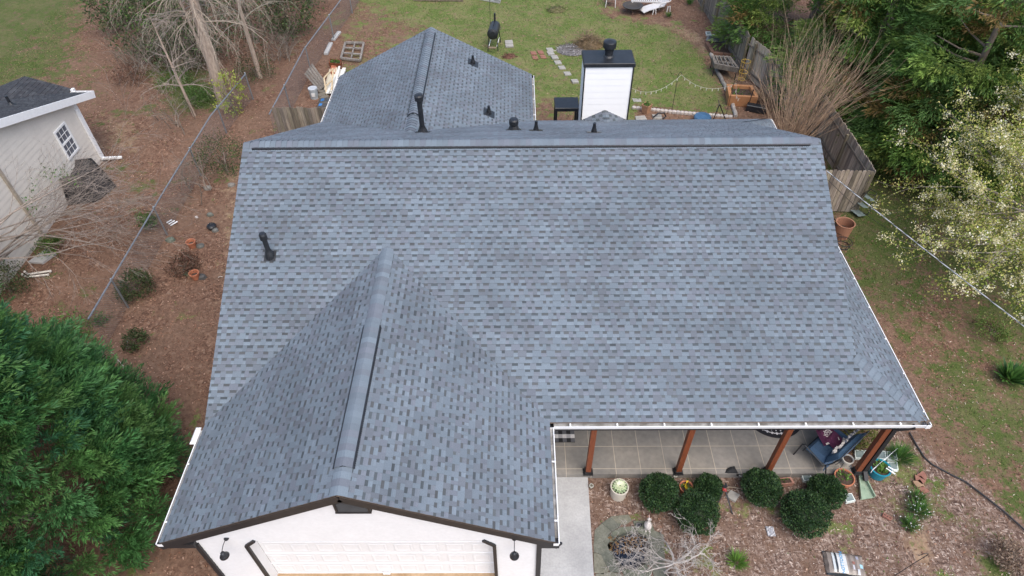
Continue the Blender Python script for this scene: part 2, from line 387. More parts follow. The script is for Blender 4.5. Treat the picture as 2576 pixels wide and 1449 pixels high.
ridge_caps(mb, Vector((CR-.17, YE+.17, HE+.10)), Vector((CR, YE, HE+.01))+hv, S*.7, S*.7, Vector((1, 1, 0)).normalized(), w=.16, lift=.0, seed=31); link('ridge_cap', mb, MT['cap'], house)
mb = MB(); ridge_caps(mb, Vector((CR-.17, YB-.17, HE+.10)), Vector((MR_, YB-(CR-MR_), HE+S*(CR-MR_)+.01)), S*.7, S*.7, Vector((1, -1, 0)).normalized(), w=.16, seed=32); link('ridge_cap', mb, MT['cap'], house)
# gutters
GMT = [MT['trim_white'], MT['gut_in']]
for a, b, o in (((XR+.0, YE, HE), (CR, YE, HE), (0, -1, 0)), ((CR, YE, HE), (CR, YB, HE), (1, 0, 0)), ((XR, YF, HE), (XR, YE, HE), (1, 0, 0)),
                ((XL, YF, HE), (XL, YE-.05, HE), (-1, 0, 0)), ((.71, YB, HE), (CR, YB, HE), (0, 1, 0)), ((WR, YB, HE), (WR, WY, HE), (1, 0, 0)), ((WL, YB, HE), (WL, WY, HE), (-1, 0, 0))):
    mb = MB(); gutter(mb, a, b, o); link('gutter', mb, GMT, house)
mb = MB(); mb.box((XL-.05, YE-.18, HE-.01), (.12, .42, .12), bev=.045); link('gutter_end_box', mb, MT['trim_white'], house)
# fascias and rakes (black)
def rake(a, b, w, h, drop, name='rake_board', mat='black'):
    mb = MB(); a, b = Vector(a), Vector(b); mb.beam(a-Vector((0, 0, drop)), b-Vector((0, 0, drop)), w, h); link(name, mb, MT[mat], house)
rake((XL, YF+.025, HE), (GM, YF+.025, GR), .04, .24, .15); rake((XR, YF+.025, HE), (GM, YF+.025, GR), .04, .24, .15)
mb = MB(); mb.box((XL+.36, YF+.075, HE-.14), (.72, .12, .16)); link('soffit_return', mb, MT['black'], house); mb = MB(); mb.box((XR-.22, YF+.075, HE-.16), (.44, .12, .2)); link('soffit_return', mb, MT['black'], house)
for x in (ML, MR_):
    sg = -1 if x < 0 else 1
    rake((x-sg*.02, YE+.12, HE+.05), (x-sg*.02, YR, ZR), .03, .16, .11); rake((x-sg*.02, YB-.12, HE+.05), (x-sg*.02, YR, ZR), .03, .16, .11)
rake((WL, WY-.02, HE), (WM, WY-.02, WZ), .03, .2, .13); rake((WR, WY-.02, HE), (WM, WY-.02, WZ), .03, .2, .13)
# walls
WX0, WX1, YW = -6.42, .40, 5.62
gl = lambda x: HE-.16+SG*(x-XL) if x < GM else HE-.16+SG*(XR-x)
DX0, DX1, DT, CH = -5.42, -.52, 2.34, .19
mb = MB(); pf = Plane((0, YW, 0), (1, 0, 0), (0, 0, 1), 0)
pf.V = Vector((0, 0, 1)); pf.N = Vector((0, -1, 0)); pf.flip = False
laps(mb, pf, [[(WX0, 0), (DX0, 0), (DX0, gl(DX0)), (WX0, gl(WX0))], [(DX1, 0), (WX1, 0), (WX1, gl(WX1)), (DX1, gl(DX1))],
              [(DX0, DT), (DX1, DT), (DX1, gl(DX1)), (GM, gl(GM)), (DX0, gl(DX0))], [(DX0, DT-CH), (DX0+CH, DT), (DX0, DT)], [(DX1, DT-CH), (DX1, DT), (DX1-CH, DT)]], t=.007)
D2 = .235
mb.quad((DX0, YW, 0), (DX0, YW+D2, 0), (DX0, YW+D2, DT-CH), (DX0, YW, DT-CH)); mb.quad((DX1, YW, 0), (DX1, YW, DT-CH), (DX1, YW+D2, DT-CH), (DX1, YW+D2, 0))
mb.quad((DX0, YW, DT-CH), (DX0, YW+D2, DT-CH), (DX0+CH, YW+D2, DT), (DX0+CH, YW, DT)); mb.quad((DX1, YW, DT-CH), (DX1-CH, YW, DT), (DX1-CH, YW+D2, DT), (DX1, YW+D2, DT-CH))
mb.quad((DX0+CH, YW, DT), (DX1-CH, YW, DT), (DX1-CH, YW+D2, DT), (DX0+CH, YW+D2, DT))
mb.quad((WX0, YW, 0), (WX0, 10.4, 0), (WX0, 10.4, 2.4), (WX0, YW, 2.4)); mb.quad((WX1, YW, 0), (WX1, YW, 2.4), (WX1, 10.4, 2.4), (WX1, 10.4, 0))
link('wall', mb, MT['white'], house)
mb = MB()
mb.quad((WX1, 10.4, 0), (7.3, 10.4, 0), (7.3, 10.4, 2.5), (WX1, 10.4, 2.5)); mb.quad((7.3, 10.4, 0), (7.3, 20.55, 0), (7.3, 20.55, 2.5), (7.3, 10.4, 2.5))
mb.quad((-6.45, 10.4, 0), (-6.45, 20.55, 0), (-6.45, 20.55, 2.5), (-6.45, 10.4, 2.5)); mb.quad((-6.45, 20.55, 0), (7.3, 20.55, 0), (7.3, 20.55, 2.5), (-6.45, 20.55, 2.5))
for x in (-6.45, 7.3): mb.add([(x, 8.6, 2.5), (x, 20.6, 2.5), (x, YR, ZR-.15)], [(0, 1, 2)])
mb.quad((-6.45, 20.55, 0), (-6.45, 23.95, 0), (-6.45, 23.95, 2.6), (-6.45, 20.55, 2.6)); mb.quad((.1, 20.55, 0), (.1, 23.95, 0), (.1, 23.95, 2.6), (.1, 20.55, 2.6))
mb.add([(-6.45, 23.95, 0), (.1, 23.95, 0), (.1, 23.95, 2.6), (WM, 23.95, WZ-.15), (-6.45, 23.95, 2.6)], [(0, 1, 2, 3, 4)])
link('wall', mb, MT['white'], house)
mb = MB(); mb.quad((WX1, YE+.1, HE-.15), (CR-.15, YE+.1, HE-.15), (7.35, 10.4, HE-.12), (WX1, 10.4, HE-.12)); link('soffit', mb, MT['black'], house); mb = MB(); mb.quad((7.3, YE+.1, HE-.15), (CR-.12, YE+.1, HE-.15), (CR-.12, YB-.1, HE-.15), (7.3, YB-.1, HE-.15)); link('soffit', mb, MT['black'], house); mb = MB()
mb.quad((XR-.1, YF+.03, HE-.12), (XR-.1, YE, HE-.12), (WX1, YE, HE-.12), (WX1, YF+.03, HE-.12)); link('soffit', mb, MT['black'], house); mb = MB(); mb.quad((XL+.1, YF+.03, HE-.12), (WX0, YF+.03, HE-.12), (WX0, YE, HE-.12), (XL+.1, YE, HE-.12))
link('soffit', mb, MT['black'], house)
for x in (WX0-.012, WX1+.012): mb = MB(); mb.box((x, YW-.005, 1.13), (.1, .09, 2.26)); link('corner_board', mb, MT['black'], house)
for sg, x in ((1, DX0), (-1, DX1)):
    mb = MB(); mb.box((x-sg*.035, YW-.022, (DT-CH)/2), (.07, .05, DT-CH)); mb.beam((x-sg*.03, YW-.022, DT-CH), (x+sg*(CH-.01), YW-.022, DT+.03), .05, .07); link('door_casing', mb, MT['black'], house)
# garage door with raised panels
DY = 5.86
mb = MB(); mb.quad((DX0, DY, .11), (DX1, DY, .11), (DX1, DY, DT), (DX0, DY, DT)); npn = 9; pw_ = (DX1-DX0)/npn
for r in range(4):
    z0 = .11+r*.535
    mb.box(((DX0+DX1)/2, DY-.006, z0+.006), (DX1-DX0, .012, .012))
    for k in range(npn):
        x0 = DX0+k*pw_+.07; x1 = x0+pw_-.14; za, zb = z0+.1, z0+.45; d = .035
        o = [(x0, za), (x1, za), (x1, zb), (x0, zb)]; i1 = [(x0+d, za+d), (x1-d, za+d), (x1-d, zb-d), (x0+d, zb-d)]; i2 = [(x0+2*d, za+2*d), (x1-2*d, za+2*d), (x1-2*d, zb-2*d), (x0+2*d, zb-2*d)]
        yo, ya, yb = DY-.004, DY-.012, DY-.005
        vs = [(x, yo, z) for x, z in o]+[(x, ya, z) for x, z in i1]+[(x, yb, z) for x, z in i2]
        mb.add(vs, [(j, (j+1) % 4, 4+(j+1) % 4, 4+j) for j in range(4)]+[(4+j, 4+(j+1) % 4, 8+(j+1) % 4, 8+j) for j in range(4)]+[(8, 9, 10, 11)])
gd = link('garage_door', mb, MT['white'], house)
mb = MB(); mb.box((-2.95, DY-.04, .19), (.16, .05, .07), bev=.01); link('handle', mb, MT['trim_white'], gd)
# gable vent and wall lamps
v = atY(885, 1266, YW-.03); mb = MB(); c = Vector((v.x, YW-.03, v.z))
mb.box(c+Vector((0, 0, 0)), (.62, .04, .46))
for k in range(6): mb.beam(c+Vector((-.3, -.04, -.19+k*.075)), c+Vector((.3, -.04, -.19+k*.075)), .05, .012, up=(0, -.5, 1))
for dx in (-.3, .3): mb.box(c+Vector((dx, -.04, 0)), (.04, .07, .46))
mb.box(c+Vector((0, -.04, -.23)), (.66, .08, .04)); link('gable_vent', mb, MT['black'], house)
for px, py in ((563, 1396), (1294, 1396)):
    v = atY(px, py, YW-.3); mb = MB(); c = Vector((v.x, YW-.3, v.z))
    mb.lathe([(.015, .1), (.04, .09), (.05, .02), (.075, -.01), (.095, -.05), (.088, -.05), (.03, -.0)], 18, c)
    o = link('wall_lamp', mb, MT['blackm'], house, smooth=True)
    mb = MB(); mb.tube([c+Vector((0, 0, .09)), c+Vector((0, .02, .13)), c+Vector((0, .12, .16)), c+Vector((0, .24, .14)), c+Vector((0, .3, .1))], .008, 6); mb.lathe([(.05, -.02), (.05, .0), (.0, .005)], 12, c+Vector((0, .28, .12))); link('arm', mb, MT['blackm'], o)
# porch posts, beam, downspout
PX = (1.736, 3.975, 6.197, 8.411); PY = 8.29; PZ = .19
for x in PX:
    mb = MB(); mb.box((x, PY, (PZ+.02+2.2)/2), (.125, .125, 2.2-PZ-.02), bev=.003)
    o = link('porch_post', mb, MT['cedar'], house)
    mb = MB(); mb.box((x, PY, PZ+.055), (.165, .165, .11)); mb.box((x, PY, PZ+.006), (.25, .2, .012))
    for sx in (-.1, .1): mb.lathe([(.012, 0), (.012, .02)], 6, (x+sx, PY-.07, PZ+.012))
    link('post_base', mb, MT['black'], o)
mb = MB(); mb.box(((WX1+8.48)/2, PY, 2.26), (8.48-WX1, .14, .14)); mb.box((8.411, (PY+10.4)/2, 2.262), (.14, 10.4-PY, .135)); link('porch_beam', mb, MT['black'], house)
mb = MB(); dx = 8.56
mb.box((dx, PY-.03, 1.2), (.1, .08, 1.95), bev=.015); mb.beam((dx, PY-.03, .28), (dx+.02, PY-.22, .13), .1, .09); mb.beam((dx, PY-.03, 2.15), (8.9, YE+.04, 2.36), .1, .08); link('downspout', mb, MT['black'], house)
# roof pipes
def rz_(x, y):
    z = [HE+S*(y-YE) if y < YR else HE+S*(YB-y)]
    if y < YJ: z.append(min(HE+SG*(x-XL), HE+SG*(XR-x)))
    if y > WJ: z.append(min(HE+S*(x-WL), HE+S*(WR-x)))
    return max(z)
def vent_pipe(x, y, h, r, cap, fl, nrm):
    z = rz_(x, y)+.012; mb = MB(); n = Vector(nrm).normalized(); R = n.to_track_quat('Z', 'Y').to_matrix()
    mb.box(Vector((x, y, z))+n*.008, (fl, fl, .008), rot=R)
    mb.lathe([(r*2.0, -.03), (r*1.8, .06), (r*1.25, .16), (r*1.15, .2)], 14, (x, y, z), sy=1.0)
    mb.lathe([(r, 0), (r, h)], 14, (x, y, z)); o = link('vent_pipe', mb, MT['blackm'], house)
    if cap:
        mb = MB(); mb.lathe([(r*1.0, h-.02), (r*cap, h), (r*cap, h+.13), (r*cap*.8, h+.17), (.01, h+.18)], 16, (x, y, z)); link('rain_cap', mb, MT['blackm'], o)
vent_pipe(-6.01, 11.81, .55, .06, 1.5, .28, (0, -S, 1))
vent_pipe(-2.78, 17.05, 1.05, .075, 1.7, .42, (0, S, 1))
vent_pipe(-.08, 17.6, .2, .09, 1.6, .45, (0, S, 1))
vent_pipe(.59, 17.3, .32, .045, 0, .4, (0, S, 1)); vent_pipe(2.24, 16.6, .3, .045, 0, .4, (0, S, 1))
vent_pipe(-1.6, 23.15, .3, .045, 0, .42, (S, 0, 1)); vent_pipe(-.94, 20.15, .28, .045, 0, .42, (S, 0, 1))
# chimney
cx0, cx1, cy0, cy1, cz = 2.33, 3.98, 20.98, 21.95, 4.55
mb = MB(); pc = Plane((0, cy0, 2.2), (1, 0, 0), (0, 0, 1), 0); pc.V = Vector((0, 0, 1)); pc.N = Vector((0, -1, 0)); pc.flip = False
laps(mb, pc, [[(cx0, 0), (cx1, 0), (cx1, cz-2.2), (cx0, cz-2.2)]], e=.235, t=.005)
pc = Plane((cx0, 0, 2.2), (0, 1, 0), (0, 0, 1), 0); pc.V = Vector((0, 0, 1)); pc.N = Vector((-1, 0, 0)); pc.flip = True
laps(mb, pc, [[(cy0, 0), (cy1, 0), (cy1, cz-2.2), (cy0, cz-2.2)]], e=.235, t=.005)
pc = Plane((cx1, 0, 2.2), (0, 1, 0), (0, 0, 1), 0); pc.V = Vector((0, 0, 1)); pc.N = Vector((1, 0, 0)); pc.flip = False
laps(mb, pc, [[(cy0, 0), (cy1, 0), (cy1, cz-2.2), (cy0, cz-2.2)]], e=.235, t=.005)
mb.quad((cx0, cy1, 0), (cx1, cy1, 0), (cx1, cy1, cz), (cx0, cy1, cz)); mb.box(((cx0+cx1)/2, (cy0+cy1)/2+.06, 1.1), (cx1-cx0-.02, cy1-cy0-.14, 2.2))
chim = link('chimney', mb, MT['chim_lit'], house)
for x in (cx0, cx1): mb = MB(); mb.box((x, cy0-.008, 3.3), (.045, .04, 2.45)); link('corner_trim', mb, MT['black'], chim)
mb = MB(); mb.box(((cx0+cx1)/2, (cy0+cy1)/2, cz+.04), (cx1-cx0+.1, cy1-cy0+.1, .1)); mb.box(((cx0+cx1)/2, (cy0+cy1)/2, cz+.1), (cx1-cx0+.06, cy1-cy0+.06, .03), bev=.012); link('chimney_cap', mb, MT['blackm'], chim)
mb = MB(); fc = ((cx0+cx1)/2+.02, (cy0+cy1)/2+.05, cz+.11)
mb.lathe([(.2, 0), (.17, .04), (.14, .06), (.14, .2), (.16, .2), (.16, .235), (.14, .24), (.14, .3), (.215, .31), (.225, .34), (.225, .5), (.21, .53), (.02, .58)], 24, fc); link('flue_cap', mb, MT['blackm'], chim, smooth=False)
# cricket behind the chimney
mb = MB(); cm = (cx0+cx1)/2; chh = .42; yb_ = cy0
zb_ = HE+S*(YB-cy0)
pkz = zb_+chh; ypk = YB-(pkz-HE)/S
for sg, xe in ((-1, cx0+.02), (1, cx1-.02)):
    a = Vector((xe, cy0, zb_+.02)); b = Vector((cm, cy0, pkz)); c = Vector((cm, ypk, pkz))
    R = random.Random(3)
    n = 7
    for k in range(n):     # courses run up the little slope
        t0, t1 = k/n, (k+1)/n
        A0, A1 = a.lerp(b, t0), a.lerp(b, t1); C0, C1 = a.lerp(c, t0), a.lerp(c, t1); m = max(1, int((A0-C0).length/.13))
        for j in range(m):
            q = [A0.lerp(C0, j/m), A0.lerp(C0, (j+1)/m), A1.lerp(C1, (j+1)/m), A1.lerp(C1, j/m)]
            col = R.choice(SH_A) if (j+k) % 3 else R.choice(SH_D)
            mb.add([p+Vector((0, 0, .012*(1-(i > 1)))) for i, p in enumerate(q)], [(0, 1, 2, 3)], tuple(x*1.0 for x in col))
link('cricket', mb, MT['shingle'], chim)
# ------------------------------------------------------------------ ground
def wp(pts): return np.array([at(*p)[:2] for p in pts])
ZONES = [  # polygon on the ground, (grass, chips, soil), soft edge in metres, mode
 ([(905, -60), (1500, -60), (1540, 40), (1700, 62), (1745, 100), (1785, 150), (1842, 297), (1340, 330), (900, 330), (870, 200)], (.80, 0, 0), .6),
 ([(890, -20), (1000, 50), (1080, 70), (960, 190), (850, 240), (850, 120)], (.36, 0, .05), .9),
 ([(1335, 250), (1462, 262), (1462, 330), (1335, 330)], (.35, 0, .1), .5),
 ([(1600, 268), (1842, 292), (1842, 330), (1590, 330)], (.1, 0, .1), .25),
 ([(1690, 58), (1765, 92), (1802, 150), (1788, 165), (1742, 112), (1680, 76)], (.25, 0, .75), .5),
 ([(1500, 12), (1560, 36), (1700, 58), (1690, 68), (1540, 46)], (.25, 0, .55), .5),
 ([(1800, 170), (1880, 190), (1850, 240), (1812, 215)], (0, 0, .6), .4),
 ([(-260, -160), (200, -160), (205, 80), (150, 195), (60, 225), (-260, 260)], (.76, 0, 0), 1.4),
 ([(60, 90), (110, 90), (100, 130), (30, 130)], (.55, 0, .3), .6),
 ([(180, 90), (280, 180), (250, 300), (160, 230)], (.4, 0, .1), 1.0),
 ([(240, 290), (335, 300), (345, 380), (260, 400)], (.3, 0, .6), .7),
 ([(380, 170), (500, 150), (560, 270), (420, 290)], (.85, 0, 0), 1.0),
 ([(230, 400), (430, 400), (380, 560), (280, 560)], (.3, 0, .15), 1.0),
 ([(560, 440), (600, 410), (575, 740), (545, 760)], (.25, 0, .6), .5),
 ([(100, 780), (240, 790), (240, 870), (100, 860)], (.4, 0, 0), .8),
 ([(2070, 330), (2350, 340), (2340, 720), (2260, 830), (2160, 760), (2080, 560)], (.84, 0, 0), 1.0),
 ([(2310, 360), (2800, 400), (2800, 1100), (2400, 900), (2260, 700)], (.68, .1, 0), 1.5),
 ([(2250, 720), (2430, 730), (2520, 880), (2330, 900)], (.42, .3, .05), 1.2),
 ([(2310, 1060), (2440, 1215), (2700, 1420), (2800, 900), (2290, 900)], (.6, .3, 0), 1.0),
 ([(1476, 1180), (2150, 1180), (2236, 1050), (2290, 1080), (2340, 1165), (2440, 1220), (2650, 1400), (2650, 1600), (1480, 1600)], (.1, .95, 0), .35),
 ([(2170, 1190), (2290, 1140), (2420, 1230), (2560, 1380), (2350, 1340), (2240, 1330), (2190, 1300)], (.38, .8, .15), .5),
 ([(2270, 1370), (2330, 1345), (2345, 1430), (2290, 1445)], (.15, .4, .8), .3),
 ([(2456, 1395), (2545, 1430), (2540, 1500), (2470, 1480)], (.8, .2, 0), .25),
]
ZP = [(wp(p), np.array(v), s) for p, v, s in ZONES]
def sdist(P, poly):
    n = len(poly); d = np.full(len(P), 1e9); ins = np.zeros(len(P), bool)
    for i in range(n):
        a, b = poly[i], poly[(i+1) % n]; ab = b-a; ap = P-a
        t = np.clip((ap@ab)/(ab@ab), 0, 1); d = np.minimum(d, np.linalg.norm(ap-t[:, None]*ab, axis=1))
        cr = ((a[1] <= P[:, 1]) != (b[1] <= P[:, 1])) & (P[:, 0] < (b[0]-a[0])*(P[:, 1]-a[1])/(b[1]-a[1]+1e-12)+a[0]); ins ^= cr
    return np.where(ins, d, -d)
def zone(P):
    o = np.zeros((len(P), 3)); near = (P[:, 0] > -45) & (P[:, 0] < 45) & (P[:, 1] > -5) & (P[:, 1] < 60); Q = P[near]; q = np.zeros((len(Q), 3))
    for poly, v, s in ZP:
        w = np.clip(sdist(Q, poly)/s*.5+.5, 0, 1)[:, None]; q = q*(1-w)+v*w
    o[near] = q; return o
def hnoise(x, y): return .018*np.sin(x*1.7+np.sin(y*.9)*2)+.014*np.sin(y*2.3+x*.6)+.008*np.sin(x*5.1+y*3.7)
FLAT = [(-6.6, 0, .5, 24.2), (.3, 4, 8.6, 20.8)]
def gh(x, y):
    h = hnoise(x, y)-.012
    for x0, y0, x1, y1 in FLAT:
        d = np.maximum(np.maximum(x0-x, x-x1), np.maximum(y0-y, y-y1)); h = h*np.clip(d/.8, 0, 1)
    return h-.004
def axis(a, b, st, far):
    m = np.arange(a, b, st); g = st*1.6**np.arange(1, 18); e = np.cumsum(g); e = e[e < far]
    return np.concatenate([(a-e)[::-1], m, m[-1]+e])
xs = axis(-31, 31, .15, 700); ys = axis(4, 44, .15, 700)
X, Y = np.meshgrid(xs, ys); V = np.stack([X.ravel(), Y.ravel()], 1)
hz = gh(V[:, 0], V[:, 1]); nx, ny = len(xs), len(ys)
i = np.arange((nx-1)*(ny-1)); r_, c_ = i//(nx-1), i % (nx-1); q = r_*nx+c_
Fq = np.stack([q, q+1, q+nx+1, q+nx], 1); zc = zone(V)
mb = MB(); mb.arr(np.concatenate([V, hz[:, None]], 1), Fq, zc[Fq[:, 0]])
m = bpy.data.materials.new('ground'); m.use_nodes = True; t = m.node_tree; L = t.links.new; b = t.nodes['Principled BSDF']
b.inputs['Roughness'].default_value = .95; b.inputs['Specular IOR Level'].default_value = .15
tc = nd(t, 'ShaderNodeTexCoord').outputs['Object']; a = nd(t, 'ShaderNodeVertexColor', layer_name='Col'); sep = nd(t, 'ShaderNodeSeparateColor'); L(a.outputs[0], sep.inputs[0])
def ramp(src, stops):
    r = nd(t, 'ShaderNodeValToRGB'); e = r.color_ramp.elements
    while len(e) < len(stops): e.new(.5)
    for k, (p, c) in enumerate(stops): e[k].position = p; e[k].color = (*c, 1)
    L(src, r.inputs[0]); return r.outputs[0]
def vor(scale, st=None, rnd=1.0):
    src = tc
    nz = nd(t, 'ShaderNodeTexNoise', Scale=scale*.35, Detail=2.0); L(tc, nz.inputs['Vector'])
    ad = nd(t, 'ShaderNodeVectorMath', operation='MULTIPLY_ADD'); L(nz.outputs['Color'], ad.inputs[0]); ad.inputs[1].default_value = (1.6/scale,)*3; L(tc, ad.inputs[2]); src = ad.outputs[0]
    if st: mp = nd(t, 'ShaderNodeMapping'); mp.inputs['Scale'].default_value = st; mp.inputs['Rotation'].default_value = (0, 0, .6); L(src, mp.inputs[0]); src = mp.outputs[0]
    v = nd(t, 'ShaderNodeTexVoronoi', Scale=scale); L(src, v.inputs['Vector']); s = nd(t, 'ShaderNodeSeparateColor'); L(v.outputs['Color'], s.inputs[0]); return s.outputs[0], s.outputs[1]
def noi(scale, det=6.0): n = nd(t, 'ShaderNodeTexNoise', Scale=scale, Detail=det, Roughness=.62); L(tc, n.inputs['Vector']); return n.outputs[0]
def mixc(f, x, y):
    k = nd(t, 'ShaderNodeMix', data_type='RGBA'); L(f, k.inputs[0]) if not isinstance(f, float) else setattr(k.inputs[0], 'default_value', f); L(x, k.inputs[6]); L(y, k.inputs[7]); return k.outputs[2]
def mth(op, x, y):
    k = nd(t, 'ShaderNodeMath', operation=op)
    for j, z in enumerate((x, y)):
        if isinstance(z, (int, float)): k.inputs[j].default_value = z
        else: L(z, k.inputs[j])
    return k.outputs[0]
def sstep(x, lo, hi): k = nd(t, 'ShaderNodeMapRange', interpolation_type='SMOOTHSTEP'); k.inputs[1].default_value = lo; k.inputs[2].default_value = hi; L(x, k.inputs[0]); return k.outputs[0]
v1, v1b = vor(13); v2, _ = vor(27); big = noi(.5, 4.0); med = noi(2.2)
lit = mixc(.5, ramp(v1, [(0, (.065, .036, .027)), (.35, (.132, .074, .052)), (.7, (.19, .112, .08)), (.93, (.26, .16, .11)), (1, (.38, .27, .2))]), ramp(v2, [(0, (.05, .027, .019)), (.5, (.14, .077, .05)), (1, (.26, .16, .11))]))
rs_ = ramp(noi(6), [(.3, (.14, .08, .055)), (.7, (.25, .155, .11))])
lit2 = mixc(sstep(big, .4, .62), lit, ramp(noi(7), [(.25, (.095, .056, .039)), (.75, (.235, .15, .105))]))
w1, _ = vor(34, (1, .28, 1)); w2, _ = vor(30, (.28, 1, 1))
chips = mixc(sstep(noi(9, 2.0), .45, .55), ramp(w1, [(0, (.06, .037, .03)), (.4, (.16, .105, .082)), (.8, (.27, .195, .155)), (1, (.46, .38, .33))]), ramp(w2, [(0, (.06, .037, .03)), (.4, (.15, .1, .078)), (.8, (.26, .19, .155)), (1, (.43, .35, .3))]))
chips = mixc(sstep(med, .35, .7), chips, ramp(noi(30), [(.3, (.1, .058, .038)), (.7, (.2, .13, .095))]))
lit2 = mixc(sstep(noi(.9, 7.0), .56, .7), lit2, rs_)
soil = ramp(noi(5), [(.3, (.2, .125, .075)), (.7, (.36, .26, .18))])
gr = mixc(sstep(mth('ADD', mth('MULTIPLY', noi(.8, 5.0), .6), mth('MULTIPLY', noi(4.5), .4)), .42, .6), ramp(noi(24), [(.28, (.045, .075, .018)), (.5, (.105, .148, .038)), (.75, (.185, .22, .07))]), ramp(noi(30), [(.28, (.09, .10, .036)), (.5, (.17, .17, .07)), (.75, (.27, .25, .125))]))
gr = mixc(sstep(noi(3.2, 8.0), .54, .68), gr, ramp(noi(20), [(.3, (.12, .085, .05)), (.7, (.25, .18, .12))]))
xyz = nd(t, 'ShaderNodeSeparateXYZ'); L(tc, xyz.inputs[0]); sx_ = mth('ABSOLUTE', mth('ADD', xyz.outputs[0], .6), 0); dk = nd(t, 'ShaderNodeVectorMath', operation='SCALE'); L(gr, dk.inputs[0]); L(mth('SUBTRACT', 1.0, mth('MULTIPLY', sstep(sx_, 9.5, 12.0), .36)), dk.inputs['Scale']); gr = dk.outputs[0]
g, mm, ss = sep.outputs[0], sep.outputs[1], sep.outputs[2]
n1 = mth('ADD', mth('MULTIPLY', med, .9), mth('SUBTRACT', mth('MULTIPLY', noi(11), .6), .25))
def fac(v, w=.1): return sstep(mth('ADD', n1, mth('MULTIPLY', v, .6)), .8-w, .8+w)
col = mixc(sstep(mth('ADD', n1, mth('MULTIPLY', mm, .8)), .7, .95), lit2, chips); col = mixc(fac(ss, .14), col, soil); weeds = mth('MULTIPLY', sstep(noi(.75, 5.0), .53, .65), .46); col = mixc(fac(mth('ADD', g, weeds), .10), col, gr)
L(col, b.inputs['Base Color'])
bp = nd(t, 'ShaderNodeBump', Strength=.55, Distance=.03); L(mth('ADD', v1b, noi(40)), bp.inputs['Height']); L(bp.outputs[0], b.inputs['Normal'])
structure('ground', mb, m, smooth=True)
# slabs
mb = MB(); mb.box(((WX1+8.35)/2, (8.235+10.45)/2, .075), (8.35-WX1-.01, 10.45-8.235, .23))
sm = pm('porch_concrete', (.17, .166, .16), .8, .2, .9, bump=.08, col2=(.28, .262, .235), var2=(9, .1), bscale=50); t = sm.node_tree; L = t.links.new; b = t.nodes['Principled BSDF']
lk = b.inputs['Base Color'].links[0].from_socket; tcn = nd(t, 'ShaderNodeTexCoord')
mp = nd(t, 'ShaderNodeMapping'); mp.inputs['Location'].default_value = (-1.20, -8.385, 0); L(tcn.outputs['Object'], mp.inputs[0])
bk = nd(t, 'ShaderNodeTexBrick'); bk.offset = 0.0; bk.inputs['Scale'].default_value = 1.0; bk.inputs['Mortar Size'].default_value = .009; bk.inputs['Mortar Smooth'].default_value = .3; bk.inputs['Brick Width'].default_value = .622; bk.inputs['Row Height'].default_value = .634
L(mp.outputs[0], bk.inputs['Vector']); bk.inputs['Color1'].default_value = (.95, .93, .9, 1); bk.inputs['Color2'].default_value = (1.06, 1.05, 1.05, 1)
s_ = nd(t, 'ShaderNodeMix', data_type='RGBA', blend_type='MULTIPLY'); s_.inputs[0].default_value = 1.0; L(lk, s_.inputs[6]); L(bk.outputs[0], s_.inputs[7])
bk.inputs['Mortar'].default_value = (1, 1, 1, 1); s2_ = nd(t, 'ShaderNodeMix', data_type='RGBA'); L(bk.outputs['Fac'], s2_.inputs[0]); L(s_.outputs[2], s2_.inputs[6]); s2_.inputs[7].default_value = (.42, .37, .3, 1); L(s2_.outputs[2], b.inputs['Base Color'])
structure('porch_slab', mb, sm)
mb = MB(); q = [(WX1, 8.23), (1.74, 8.23), (1.67, 5.2), (1.6, 2), (WX1, 2)]; mb.prism(q, -.1, .055)
for y in (6.0, 4.2): mb.box(((WX1+1.68)/2, y, .0565), (1.27, .012, .004), (.1, .1, .1))
structure('garden_path', mb, MT['concrete'])
mb = MB(); mb.prism([(-6.1, 5.85), (-6.1, 1.0), (.38, 1.0), (.38, 5.85)], -.1, .112)
structure('driveway', mb, pm('stained_concrete', (.30, .19, .10), .85, .3, 3, bump=.1, col2=(.42, .30, .19), var2=(20, .1)))
# loose litter, chips and grass blades (uncountable)
def visible_pts(n, dens):
    P = np.stack([rng.uniform(-26, 24, n), rng.uniform(5, 40, n)], 1); z = zone(P)
    ok = np.ones(n, bool)
    for x0, y0, x1, y1 in ((-6.5, 0, .45, 24), (.3, 8.2, 8.37, 20.7), (.3, 0, 1.76, 8.3)): ok &= ~((P[:, 0] > x0) & (P[:, 0] < x1) & (P[:, 1] > y0) & (P[:, 1] < y1))
    pond_ = wp([(1495, 1320), (1560, 1306), (1668, 1340), (1690, 1449), (1500, 1500)]); ok &= sdist(P, pond_) < 0
    keep = ok & (rng.uniform(size=n) < dens(P, z)); return P[keep], z[keep]
P, z = visible_pts(150000, lambda P, z: (1-.75*np.minimum(z[:, 0]*1.1, 1))*(1-.6*z[:, 1])*(.35+.65*(np.sin(P[:, 0]*1.1+np.sin(P[:, 1]*.8)*2)*np.sin(P[:, 1]*1.3) > -.2))*np.clip(1.3-P[:, 1]/45, .3, 1))
n = len(P); A = rv(n); A[:, 2] *= .35; sz = rng.uniform(.04, .085, n)
P3 = np.concatenate([P, (gh(P[:, 0], P[:, 1])+.012)[:, None]], 1)
mb = MB(); mb.arr(*leaves(P3, A, sz, sz*.6, pick([(.2, .105, .07), (.14, .074, .048), (.25, .15, .105), (.11, .06, .04), (.3, .2, .15), (.22, .12, .075)], n, .25), S=rv(n)*np.array([1, 1, .3])))
o = link('fallen_leaves', mb, MT['leaf']); o['kind'] = 'stuff'
P, z = visible_pts(260000, lambda P, z: z[:, 1]*.95)
n = len(P); A = rv(n); A[:, 2] *= .2; sz = rng.uniform(.03, .10, n)
P3 = np.concatenate([P, (gh(P[:, 0], P[:, 1])+.01)[:, None]], 1)
